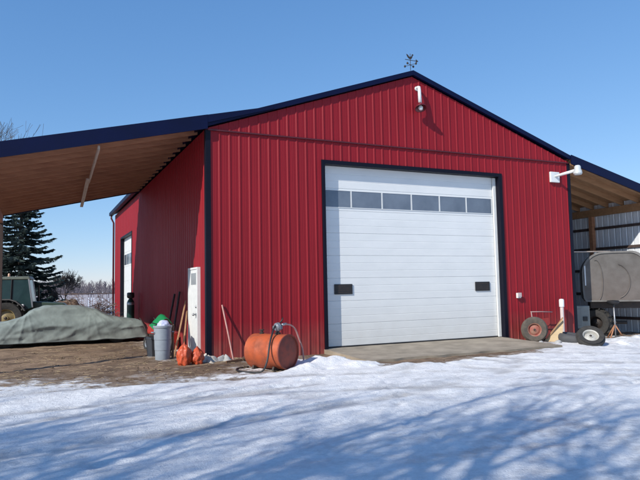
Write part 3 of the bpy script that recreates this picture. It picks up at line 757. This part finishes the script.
# poles and boards leaning on the side wall
def leaning(name, label, cat, a, b, w, h, mat, group=None, rnd=False):
    a = V(a); b = V(b); t = thing(name, label, cat, a, 0, group)
    m = MB()
    if rnd: m.path([V((0,0,0)),(b-a)*.5+V((.004,0,0)),b-a],w,10)
    else: m.bar((0,0,0), b-a, w, h, (1,0,0))
    return t, m
def lean_one(name, label, cat, a, b, w, h, mat, group=None, rnd=False):
    m = MB(); a = V(a); b = V(b)
    if rnd: m.path([V((0,0,0)),(b-a)*.5+V((.004,0,0)),b-a],w,10)
    else: m.bar((0,0,0), b-a, w, h, (1,0,0))
    o = m.build(name, mat, smooth=rnd, angle=40 if rnd else None, bevel=0 if rnd else .004); o.location = a
    return tag(o, label, cat, group)
lean_one('steel_pipe', 'dark steel pipe leaning on the side wall, nearer the entry door', 'pipe', (-3.20,1.95,-.08),(-2.86,2.45,1.36),.026,0,DKSTEEL,'dark pipes leaning on the side wall',True)
lean_one('steel_pipe', 'dark steel pipe leaning on the side wall, farther from the entry door', 'pipe', (-3.28,2.35,-.08),(-2.86,3.05,1.30),.026,0,DKSTEEL,'dark pipes leaning on the side wall',True)
lean_one('wooden_plank', 'taller bare wooden plank leaning steeply against the wall by the entry door', 'plank', (-3.30,1.0,-.08),(-2.88,1.70,1.14),.085,.03,WOODH,'wooden planks leaning by the entry door')
lean_one('wooden_plank', 'shorter bare wooden plank leaning behind the orange sacks', 'plank', (-3.12,.95,-.08),(-2.88,1.60,.90),.075,.03,WOODH,'wooden planks leaning by the entry door')
lean_one('brown_board', 'short brown board standing upright against the grey trash can', 'board', (-3.40,.62,-.08),(-3.38,.72,.66),.13,.03,BROWNW)
# spade with D handle low end by the can: wooden loop
# orange sacks
o = blob('orange_sack', 'taller orange sack with a gathered top slumped in front of the planks', 'sack', (-3.43,-.62,-.075), (.135,.13,.25), SACK, 5.2, .24, 2.3, flat=.75, neck=True, group='orange sacks by the entry door')
o = blob('orange_sack', 'smaller orange sack slumped at the foot of the white entry door', 'sack', (-3.17,-.60,-.075), (.13,.12,.20), SACK, 9.7, .24, 2.3, flat=.75, neck=True, group='orange sacks by the entry door')
# rags
def rag(label, loc, mat, seed, size, flaps):
    rng = random.Random(seed); m = MB()
    n, k = 40, 12; vs = [(0,0,size*.55)]
    for i in range(1,k+1):
        for j in range(n):
            a = 2*PI*j/n; r = i/k
            lob = 1+.38*math.sin(flaps*a+seed)+.22*math.sin((flaps+2)*a+seed*3)
            z = size*.55*(1-r**1.3)*(1+.35*math.sin(3*a+seed)) + size*.16*noise.noise(V((math.cos(a)*r*3+seed,math.sin(a)*r*3,2)))*(1.2-r*.4)
            if i == k: z = .0
            vs.append((math.cos(a)*r*size*lob, math.sin(a)*r*size*.7*lob, max(0.0,z)))
    fs = [(0,1+j,1+(j+1)%n) for j in range(n)]
    for i in range(k-1):
        for j in range(n): fs.append((1+i*n+j,1+(i+1)*n+j,1+(i+1)*n+(j+1)%n,1+i*n+(j+1)%n))
    m.add(vs,fs); o = m.build('cloth_rag', mat, smooth=True); o.location = loc
    return tag(o, label, 'rag', 'rags dropped by the barn corner')
rag('dirty white crumpled rag on the ground at the barn corner trim', (-2.93,-.44,-.09), CLOTH, 2.0, .27, 5)
rag('grey crumpled rag on the ground at the foot of the pink stick', (-2.55,-.40,-.09), GREYCL, 5.0, .22, 3)
lean_one('wooden_stick', 'thin pinkish stick leaning on the red front wall left of the orange tank', 'stick', (-2.36,-.40,-.085),(-2.49,-.03,1.07),.017,0,PINK,None,True)
lean_one('wooden_plank', 'short weathered plank lying on the dirt left of the orange tank', 'plank', (-2.62,-.75,-.075),(-2.02,-.55,-.06),.10,.025,BROWNW)

# ------------------------------------------------------------------ fuel tank
def tank():
    d = V((.52,-.854,0)).normalized(); L = .86; r = .335
    t = thing('fuel_tank', 'rusty orange cylinder fuel tank with hand pump lying before the red wall', 'fuel tank', (-2.08,-1.86,-.105), math.atan2(d.y,d.x))
    t.scale = (.95,.95,.95)
    M = axis_frame((0,0,r+.02),(1,0,0)); h = L/2
    m = MB(); m.lathe([(0,-h-.03),(r*.5,-h-.025),(r*.85,-h-.005),(r,-h+.03),(r,-.16),(r+.004,-.155),(r+.004,-.145),(r,-.14),(r,.14),(r+.004,.145),(r+.004,.155),(r,.16),(r,h-.01)],44,M)
    bo = m.build('shell', ORANGE, t, smooth=True, angle=50)
    m = MB(); m.lathe([(r,h-.012),(r+.006,h),(r+.004,h+.015),(r-.015,h+.018),(r-.02,h-.012),(r*.8,h-.004),(r*.4,h+.012),(0,h+.016)],44,M)
    m.build('end_cap', MAT('rusty_shaded_end_plate',(.25,.045,.025),(.14,.035,.025),rough=.7,scale=6,lo=.35,hi=.65,bump=.3), t, smooth=True, angle=50)  # rusty, and darker than the shell: shade of the sunless end put into the colour
    for s in (-.25,.25):
        m = MB(); m.prism([(-.28,0),(.28,0),(.24,.09),(.0,.03),(-.24,.09)],-.02,.02,Matrix.Translation((s,0,0)) @ Matrix.Rotation(PI/2,4,'Z')); m.build('skid', DKSTEEL, t)
    z = 2*r+.02
    m = MB(); m.lathe([(.055,-.03),(.06,.0),(.06,.03),(.035,.04),(.03,.08)],14,Matrix.Translation((.18,0,z))); m.build('bung', DKSTEEL, t, smooth=True, angle=40)
    m = MB(); m.lathe([(0,-.055),(.06,-.055),(.085,-.03),(.085,.03),(.06,.055),(0,.055)],18,axis_frame((.18,0,z+.14),(.3,1,.2))); m.box(.08,.27,-.03,.04,z+.10,z+.16); m.box(.15,.20,-.04,.03,z+.08,z+.20)
    pb = m.build('pump', MAT('grey_cast_metal',(.22,.24,.27),(.12,.13,.15),rough=.5,scale=15), t, smooth=True, angle=35)
    m = MB(); m.path([(.20,.03,z+.20),(.26,.05,z+.28),(.23,.10,z+.31)],.014,8); m.build('crank_handle', DKSTEEL, pb, smooth=True)
    m = MB(); m.lathe([(.045,-.02),(.05,.02),(.03,.03),(.03,.06),(.05,.065),(.05,.085),(0,.09)],12,Matrix.Translation((-.22,0,z))); m.build('filler_cap', DKSTEEL, t, smooth=True, angle=40)
tank()
z0 = -.10+.69
hp = thing('fuel_hose', 'black hose draped from the pump over the orange tank to the ground', 'hose', (-2.01,-2.02,-.1))
m = MB(); b = V((-1.95,-1.45,-.1))
pts = [(-1.93,-1.42,.74),(-2.03,-1.50,.66),(-2.17,-1.66,.42),(-2.27,-1.78,.12),(-2.36,-1.76,-.06),(-2.52,-1.62,-.085),(-2.66,-1.35,-.085),(-2.60,-1.05,-.08),(-2.35,-.95,-.075)]
def smooth_path(pts, n=6):
    P = [V(p) for p in pts]; out = []
    for i in range(len(P)-1):
        p0,p1,p2,p3 = P[max(0,i-1)],P[i],P[i+1],P[min(len(P)-1,i+2)]
        for k in range(n):
            f = k/n; out.append(.5*((2*p1)+(-p0+p2)*f+(2*p0-5*p1+4*p2-p3)*f*f+(-p0+3*p1-3*p2+p3)*f*f*f))
    return out+[P[-1]]
m.path([p-b for p in smooth_path(pts)], .017, 8); m.build('tube', BLACK, hp, smooth=True)
ph = thing('filler_hose', 'faded pink hose arching from the pump down to the snow beside the tank', 'hose', (-1.56,-1.79,-.1))
m = MB(); b = V((-1.5,-1.2,-.1))
pts = [(-1.80,-1.40,.72),(-1.66,-1.33,.71),(-1.50,-1.22,.62),(-1.38,-1.14,.40),(-1.30,-1.10,.22),(-1.27,-1.08,.02),(-1.27,-1.07,-.06)]
m.path([p-b for p in smooth_path(pts)], .016, 8); m.build('tube', PINK, ph, smooth=True)
m = MB(); m.path([V((-1.85,-1.43,.72))-b, V((-1.74,-1.36,.735))-b], [.028,.022], 10); m.build('nozzle', STEEL, ph, smooth=True)

# ------------------------------------------------------------------ implement right of the door
def implement():
    t = thing('wheeled_axle', 'old farm axle with a red-hubbed tyre standing against the red wall', 'farm axle', (5.9,-.42,-.16))
    wheel(t, (-.05,-.02,.34), (-.62,-.78,.05), .34,.17,.17, DUSTYTYRE, MAT('dull_red_hub',(.30,.05,.04),(.30,.20,.14),rough=.7,scale=7))
    m = MB(); m.path([(-.02,.04,.34),(.35,.10,.36),(.75,.06,.30)],.035,10); m.build('axle', REDP, t, smooth=True)
    m = MB(); m.prism([(.0,.34),(.62,.42),(.60,.62),(.30,.60)],.10,.14); m.build('guard_plate', REDP, t, bevel=.006)
    m = MB(); m.path([(.02,.16,.80),(.40,.18,.79),(.82,.18,.77)],.013,8); m.path([(.04,.16,.80),(.05,.10,.36)],.013,8); m.build('lever_bar', MAT('pink_grey_bar',(.42,.30,.28),rough=.6), t, smooth=True)
implement()
tp = thing('plywood_offcut', 'tan wedge of plywood propped beside the red-hubbed tyre', 'board', (6.30,-.66,-.17), R(-42))
m = MB(); m.prism([(-.24,.05),(.0,.0),(.20,.12),(.27,.55),(.24,.66)],-.012,.012, Matrix.Rotation(R(-14),4,'X')); m.build('panel', TAN, tp, bevel=.003)
m = MB(); m.bar((-.2,.03,.05),(.25,.03,.66),.03,.04,(0,1,0)); m.build('edge_strip', LUMBERB, tp)
wp = thing('white_post', 'short white post with a thicker top standing by the front right barn corner', 'post', (7.08,-.24,-.24))
m = MB(); m.path([(0,0,0),(.0,0,.98)],.05,14); m.build('shaft', MAT('faded_white_pink',(.66,.58,.56),(.55,.46,.44),rough=.6), wp, smooth=True, angle=40)
m = MB(); m.lathe([(.05,.97),(.068,.98),(.068,1.16),(.055,1.19),(0,1.20)],16); m.build('cap', WFRAME, wp, smooth=True, angle=40)
# spare tyres
st = thing('spare_wheel', 'black tyre with pale grey rim tilted back in the snow by the corner', 'wheel', (6.5,-1.66,-.25))
M0 = V((-.44,-.58,.80)).normalized()
wheel(st, (.02,.02,.27), M0, .345,.22,.185, RUBBER, MAT('pale_rim',(.50,.49,.45),(.36,.34,.31),rough=.5,scale=10))
ft = thing('flat_tyre', 'dark rimless tyre lying flat at the foot of the white post', 'tyre', (6.74,-.86,-.20), 0)
M = axis_frame((0,0,.14),(.05,-.12,1))
m = MB(); m.lathe([(.20,-.07),(.26,-.115),(.33,-.11),(.37,-.06),(.38,0),(.37,.06),(.33,.11),(.26,.115),(.20,.07),(.215,0),(.20,-.07)],36,M); m.build('casing', MAT('grey_rubber',(.05,.052,.058),(.08,.08,.085),rough=.75), ft, smooth=True, angle=50)
# small stones by the tyre
rng = random.Random(4)
for i,(x,y,s,lb) in enumerate(((5.78,-.72,.07,'pale fist-sized stone left of the red-hubbed tyre'),(6.12,-.98,.09,'pale stone between the red-hubbed tyre and the plywood wedge'))):
    blob('stone', lb, 'stone', (x,y,-.16), (s,s*.8,s*.7), GREYCL, 11+i, .25, 1.6, 3, flat=.5)

# ------------------------------------------------------------------ right lean-to contents
def baler():
    t = thing('round_baler', 'weathered grey round hay baler on one black tyre under the right lean-to', 'baler', (9.93,.60,-.30), R(-44))
    prof = [(-.66,1.12),(-.72,1.22),(-.74,1.45)] + [(-.12-.62*math.cos(a),1.96+.64*math.sin(a)) for a in [R(4+i*86/11) for i in range(12)]] + [(.25,2.605)] + [(.60+.45*math.sin(a),2.08+.52*math.cos(a)) for a in [R(i*90/9) for i in range(10)]] + [(1.06,1.5),(1.04,1.2),(.98,1.12)]
    m = MB(); m.prism(prof,-.55,.55); m.build('chamber', BALER, t, bevel=.03)
    big = [(x*1.02,1.8+(z-1.8)*1.02) for x,z in prof]; sm = [(x*.95,1.8+(z-1.8)*.95) for x,z in prof]
    m = MB(); n = len(prof)
    for i in range(n):
        j = (i+1)%n
        for y0,y1 in ((-.585,-.545),(.2,.24)):
            m.add([(big[i][0],y0,big[i][1]),(big[j][0],y0,big[j][1]),(sm[j][0],y0,sm[j][1]),(sm[i][0],y0,sm[i][1]),(big[i][0],y1,big[i][1]),(big[j][0],y1,big[j][1]),(sm[j][0],y1,sm[j][1]),(sm[i][0],y1,sm[i][1])],
                  [(0,1,2,3),(4,7,6,5),(0,4,5,1),(3,2,6,7)])
    m.build('tailgate_rim', MAT('rim_grey',(.17,.16,.15),(.11,.10,.09),rough=.5,scale=4), t)
    m = MB(); pts = [(.40*math.cos(a)+.16,-.565,1.72+.52*math.sin(a)) for a in [R(-75)+i*R(150)/14 for i in range(15)]]
    m.path(pts,.014,6); pts = [(-.36+.18*math.cos(a),-.565,1.75+.62*math.sin(a)) for a in [R(100)-i*R(190)/14 for i in range(15)]]; m.path(pts,.014,6); m.build('pressing_seam', BALER, t)
    m = MB(); m.box(-.55,.85,-.3,.5,.90,1.11); m.build('frame', DKSTEEL, t, bevel=.02)
    wheel(t, (-.38,-.12,.45), (-.35,-1,0), .45,.34,.2, RUBBER, DKSTEEL, 16)
    m = MB(); m.path([(-.4,.1,.45),(.5,.1,.45)],.05,10); m.path([(-.35,.1,.45),(-.35,.1,1.0)],.05,8); m.build('axle', DKSTEEL, t)
    m = MB(); m.box(-.66,-.60,-.5,-.40,1.55,2.1); m.box(-.69,-.655,-.62,-.50,1.6,2.2); m.build('edge_highlight', WFRAME, t)  # white strip modelled as the bright highlight down the baler's left edge
    m = MB()
    for i in range(7):
        x = -.38+i*.13; m.box(x,x+.07,-.50,-.38,2.50+.03*math.sin(i*2.1),2.60+.02*math.sin(i*3))
    m.build('top_bracket', STEEL, t)
baler()
gb = thing('metal_cabinet', 'grey metal box standing under the lean-to left of the baler tyre', 'cabinet', (8.75,.75,-.30), R(-30))
m = MB(); m.box(-.3,.3,-.2,.2,.32,1.0); m.build('case', MAT('greenish_grey_paint',(.26,.27,.25),(.18,.185,.17),rough=.5,scale=5), gb, bevel=.02)
m = MB(); m.box(-.25,.05,-.215,-.202,.42,.92); m.build('door', MAT('cabinet_door',(.22,.23,.215),rough=.5), gb, bevel=.006)
m = MB(); m.box(.10,.22,-.23,-.202,.55,.68); m.build('latch', BLACK, gb)
for x in (-.26,.26):
    for y in (-.16,.16):
        m = MB(); m.box(x-.025,x+.025,y-.025,y+.025,0,.318); m.build('leg', DKSTEEL, gb)
sl = thing('work_stool', 'black-topped stool on thin metal legs in front of the baler', 'stool', (9.42,.02,-.29), R(20))
m = MB(); m.lathe([(0,1.02),(.12,1.03),(.17,1.06),(.18,1.10),(.15,1.14),(0,1.15)],20); m.box(-.05,.3,-.04,.04,1.0,1.05); m.build('seat', BLACK, sl, smooth=True, angle=50)
m = MB(); m.path([(.06,0,.02),(.04,0,1.02)],.022,10); m.build('column', STEEL, sl, smooth=True)
for a in (R(170),R(-30),R(70)):
    m = MB(); m.path([(.05,0,.42),(.05+.3*math.cos(a),.3*math.sin(a),.0)],.02,8); m.build('leg', LUMBER, sl, smooth=True)
lean_one('metal_pole', 'long pale metal pole lying across the top of the baler', 'pole', (8.35,.45,2.31),(10.0,.50,2.335),.018,0,PALE,'poles lying over the baler',True)
lean_one('wooden_pole', 'tan wooden pole sticking out to the right of the baler top', 'pole', (9.75,.10,2.02),(10.9,-.05,2.06),.022,0,TAN,'poles lying over the baler',True)

# ------------------------------------------------------------------ vegetation
def grow(m, rng, p, d, L, r, depth, up=.12, nseg=3, kids=(2,3), spread=.55, minr=.004, sides=None):
    pts = [p.copy()]; rad = [r]; q = p.copy(); dd = d.copy(); ends = []
    for i in range(nseg):
        dd = (dd + V((rng.uniform(-1,1),rng.uniform(-1,1),rng.uniform(-.6,1)))*.13 + V((0,0,up*.5))).normalized()
        q = q + dd*L/nseg; pts.append(q.copy()); rad.append(max(minr, r*(1-.42*(i+1)/nseg))); ends.append((q.copy(),dd.copy(),rad[-1]))
    m.path(pts, rad, sides or (7 if depth > 3 else 4 if depth > 1 else 3), cap=False)
    if depth <= 0: return
    for k in range(rng.randint(*kids)+1):
        i = rng.choice([len(ends)-1, len(ends)-1, max(0,len(ends)-2), 0 if depth < 4 else len(ends)-1])
        e, ed, er = ends[i]
        a = rng.uniform(0,2*PI); s = ed.cross(V((math.cos(a),math.sin(a),.3))).normalized()
        nd = (ed + s*rng.uniform(.5,1.25)*spread*1.3).normalized()
        grow(m, rng, e, nd, L*rng.uniform(.6,.84), max(minr,er*rng.uniform(.5,.75)), depth-1, up, nseg, kids, spread, minr)
def bare_tree(name, label, loc, H, seed, depth=6, group=None, cat='tree', minr=.006, kids=(2,3), spread=.55, thick=1.0):
    rng = random.Random(seed); t = thing(name, label, cat, loc, 0, group)
    m = MB(); base = H*.26
    pts = [V((0,0,-.3)),V((.02,0,base*.4)),V((.05,.03,base))]; rr = (H*.016+.03)*thick
    m.path(pts, [rr*1.25,rr,rr*.85], 10); m.build('trunk', BARK, t, smooth=True)
    m = MB()
    for k in range(4):
        a = k*PI/2+rng.uniform(-.5,.5)
        grow(m, rng, pts[-1]-V((0,0,.1)), V((math.cos(a)*.5,math.sin(a)*.5,1)).normalized() if k else V((0,0,1)), H*.23, rr*.62, depth, kids=kids, spread=spread, minr=minr)
    m.build('crown', BARK, t); return t
def spruce(name, label, loc, H, Rb, seed, group=None, dens=1.0):
    rng = random.Random(seed); t = thing(name, label, 'tree', loc, 0, group)
    m = MB(); m.path([(0,0,-.3),(0,0,H*.5),(0,0,H*.99)],[H*.018+.03,H*.011+.015,.01],8); m.build('trunk', BARK, t, smooth=True)
    m = MB(); z = H*.05
    while z < H*.985:
        f = 1-z/H; Lm = Rb*(f**.82)*rng.uniform(.82,1.12)+.12
        nb = rng.randint(5,7); a0 = rng.uniform(0,6.28)
        for k in range(nb):
            a = a0+2*PI*k/nb+rng.uniform(-.25,.25); L = Lm*rng.uniform(.6,1.15)
            ca, sa = math.cos(a), math.sin(a); droop = rng.uniform(.18,.38)*(.4+f)
            pts = []; ns = 6
            for i in range(ns+1):
                s = i/ns; pts.append(V((ca*L*s, sa*L*s, z + L*(-droop*s*1.3 + .55*droop*s**3*1.6 + .10*s))))
            m.path(pts,[.028*(1-.85*i/ns)*(.4+f) for i in range(ns+1)],3,cap=False)
            nt_ = max(5,int(L/.085*dens))
            for q in range(nt_):
                s = .12+.88*(q+rng.random())/nt_; i = min(ns-1,int(s*ns)); fr = s*ns-i
                b = pts[i].lerp(pts[i+1],fr)
                for sg in (-1,1):
                    tl = L*.30*(1-s*.72)*rng.uniform(.6,1.2)+.09
                    dirn = V((ca*.75-sa*sg, sa*.75+ca*sg, rng.uniform(-.55,.05))).normalized()
                    e = b+dirn*tl; wv_ = V((rng.uniform(-1,1),rng.uniform(-1,1),rng.uniform(-.4,1))).cross(dirn).normalized()*rng.uniform(.035,.065)
                    mid = b+dirn*tl*.5+V((0,0,.02)); dn = V((0,0,-rng.uniform(.04,.13)))
                    m.add([b-wv_*.5,b+wv_*.5,mid+wv_,e,mid-wv_+dn*.6],[(0,1,2,3,4)])
                    if rng.random() < .55: m.add([mid-wv_*.4,mid+wv_*.4,mid+dirn*tl*.15+dn*1.6],[(0,1,2)])
        z += H*.026*(.55+f*.75)*rng.uniform(.8,1.2)
    m.build('crown', NEEDLE, t); return t
spruce('spruce_tree','tall dark spruce with drooping tiers standing behind the cab tractor',(-6.95,29.5,-.15),9.9,3.0,7,dens=1.3)
bare_tree('bare_tree','tall leafless tree whose faint top twigs show above the left lean-to roof',(-9.3,39,-.15),14.9,21,depth=5,minr=.010)
bare_tree('bare_shrub','bare bushy shrub on the field right of the spruce',(-4.3,33,-.1),3.1,5,depth=5,cat='shrub',minr=.008)
bare_tree('bare_shrub','low bare shrub at the left foot of the spruce',(-5.2,31,-.1),2.0,8,depth=5,cat='shrub',minr=.008)
# shade trees out to the left of the camera
SHADE = [('broad leafless shade tree nearest the yard, left of the camera',-17.0,-10.6,10.5,41),('tall leafless shade tree with the highest crown, left of the yard',-21.5,-11.6,12.5,43),
         ('leaning leafless shade tree in the middle of the left row',-16.0,-13.4,11.5,47),('leafless shade tree at the far left end of the row',-24.5,-12.2,12.6,49),
         ('leafless shade tree at the near right end of the row',-13.2,-11.3,10.6,51),('slender leafless shade tree close beside the camera on its left',-11.0,-11.5,10.2,53),('leafless shade tree just behind and left of the camera',-10.6,-13.2,10.8,55)]
for lb,x,y,H,sd_ in SHADE: bare_tree('bare_tree',lb,(x,y,-.15),H,sd_,depth=4,minr=.0088 if x < -16.5 else .0048,kids=(2,4) if x < -16.5 else (2,3),thick=1.5,group='bare shade trees left of the yard')
# far wood along the horizon
rng = random.Random(77); m = MB()
for i in range(900):
    a = R(rng.uniform(-7,10) if i < 480 else rng.uniform(-62,60)); dist = rng.uniform(150,260)
    p = V((math.sin(a)*dist-6, math.cos(a)*dist-12, -.4)); h = rng.uniform(2.2,5.2)*(dist/200)
    m.path([p,p+V((rng.uniform(-.2,.2),0,h))],[.12,.03],3,cap=False)
    for k in range(15):
        z = h*rng.uniform(.15,.95); b = p+V((0,0,z)); l = (h-z)*.5+h*.16
        aa = rng.uniform(0,6.28); m.path([b,b+V((math.cos(aa)*l*.6,math.sin(aa)*l*.6,l*.9))],[.06,.02],3,cap=False)
    for k in range(16):
        aa = rng.uniform(0,6.28); l = rng.uniform(.6,1.5); b = p+V((rng.uniform(-3,3),rng.uniform(-2,2),0)); m.path([b,b+V((math.cos(aa)*l*.4,math.sin(aa)*l*.4,l))],[.07,.02],3,cap=False)
tag(m.build('far_wood', FARW),'low brownish line of bare brush along the horizon','wood',kind='stuff')
# board fence at the field edge
fc = thing('board_fence','weathered white vertical board fence with a dark top rail across the field','fence',(-5,51.5,-.1),R(-8))
m = MB(); rng = random.Random(3); x = -14
while x < 9:
    w = rng.uniform(.13,.2); h = 1.22+rng.uniform(-.03,.03); m.box(x,x+w,-.015,.015,.05,h); x += w+rng.choice((.01,.015,.02,.07))
m.build('board_panel', FENCEW, fc)
m = MB(); m.box(-14,9,-.06,.05,1.27,1.36); m.build('top_rail', POSTW, fc)
for i in range(8):
    m = MB(); x = -13.9+i*3.2; m.box(x-.06,x+.06,.02,.12,-.2,1.268); m.build('post', POSTW, fc)

# heap of old hay and brush pile
def twigs(m, rng, n, rx, ry, h, lmin, lmax, r):
    for i in range(n):
        a = rng.uniform(0,6.28); q = math.sqrt(rng.random()); zc = h*(1-q**1.5)*rng.uniform(.3,1.05)
        c = V((math.cos(a)*q*rx, math.sin(a)*q*ry, zc)); l = rng.uniform(lmin,lmax)
        d = V((rng.uniform(-1,1),rng.uniform(-1,1),rng.uniform(-.35,.8))).normalized()
        p0 = c-d*l*.5; p1 = c+d*l*.5
        p0.z = max(p0.z,-.02); p1.z = max(p1.z,-.02)
        m.path([p0,(p0+p1)/2+V((rng.uniform(-1,1),rng.uniform(-1,1),rng.uniform(-1,1)))*l*.07,p1],[r,r*.8,r*.3],3,cap=False)
hp_ = thing('hay_heap','long brown heap of old hay beyond the covered car','hay heap',(-4.65,17.9,-.1),R(-12))
m = MB(); vs = []
for i in range(41):
    for j in range(25):
        u = i/20-1; v_ = j/12-1; r2 = math.sqrt(u*u+v_*v_)
        z = max(0,1-r2**1.7)*(1.12+.4*noise.fractal(V((u*2,v_*2,3)),1,2,4) - .40*u) + .05*noise.noise(V((u*9,v_*9,2)))
        vs.append((u*1.4,v_*.9,max(-.05,z)))
m.add(vs,[(i*25+j,i*25+j+1,(i+1)*25+j+1,(i+1)*25+j) for i in range(40) for j in range(24)]); m.build('mound', HAY, hp_, smooth=True)
m = MB(); twigs(m, random.Random(5), 520, 1.2, .85, 1.5, .25,.8,.010); m.build('loose_straw', MAT('pale_straw',(.30,.20,.12),(.16,.10,.07),rough=.9), hp_)
bpz = thing('brush_pile','tangled pile of reddish brown brush between the fence and the covered car','brush pile',(-3.75,12.9,-.08))
m = MB(); twigs(m, random.Random(6), 620, .75,.6,1.35,.3,1.1,.009); m.build('twigs', TWIG, bpz)
m = MB(); twigs(m, random.Random(9), 70, .4,.35,1.15,.5,1.1,.022); m.build('branches', BARK, bpz)

# old straw trodden into the dirt
rng = random.Random(31); m = MB(); cnt = 0
while cnt < 700:
    x = rng.uniform(-8,-1); y = rng.uniform(-3.0,4.6)
    if polysd(x,y,DIRT) < -.1 or (x > XL-.1 and y > -.05) or fb(x*.8,y*.8,16,3) < rng.uniform(-.35,.45): continue
    cnt += 1; a = rng.uniform(0,PI); l = rng.uniform(.04,.16); z = gz(x,y)+.022
    m.path([(x,y,z),(x+math.cos(a)*l*.5,y+math.sin(a)*l*.5,z+rng.uniform(0,.015)),(x+math.cos(a)*l,y+math.sin(a)*l,z-.004)],.0028,3,cap=False)
tag(m.build('straw', MAT('bleached_straw',(.46,.36,.22),(.30,.22,.13),rough=.9)),'bleached straw scattered over the dirt by the barn','straw',kind='stuff')
# debris on the bare ground
rng = random.Random(12); m = MB()
cnt = 0
while cnt < 900:
    x = rng.uniform(-9,7.5); y = rng.uniform(-3.3,4.0)
    sdv = polysd(x,y,DIRT)
    s2 = polysd(x,y,FRONT)
    if max(sdv+.3,s2) < .1 or fb(x*1.1,y*1.1,6,3) < rng.uniform(-.3,.5): continue
    if -.55 < x < 5.7 and y > -2.1: continue
    if x > XL-.1 and y > -.05: continue
    cnt += 1; s = rng.choice((.005,.007,.009,.009,.012,.02))*rng.uniform(.7,1.3)
    M = Matrix.Translation((x,y,gz(x,y)+s*.3)) @ Matrix.Rotation(rng.uniform(0,6.28),4,'Z') @ Matrix.Rotation(rng.uniform(-.5,.5),4,'X')
    j = lambda: rng.uniform(.6,1.2)*s
    m.add([(j(),0,0),(0,j(),0),(-j(),0,0),(0,-j(),0),(0,0,j()*.8),(0,0,-j()*.6)],[(0,1,4),(1,2,4),(2,3,4),(3,0,4),(1,0,5),(2,1,5),(3,2,5),(0,3,5)],M)
tag(m.build('gravel', BROWND),'loose gravel and clods scattered on the bare dirt','gravel',kind='stuff')
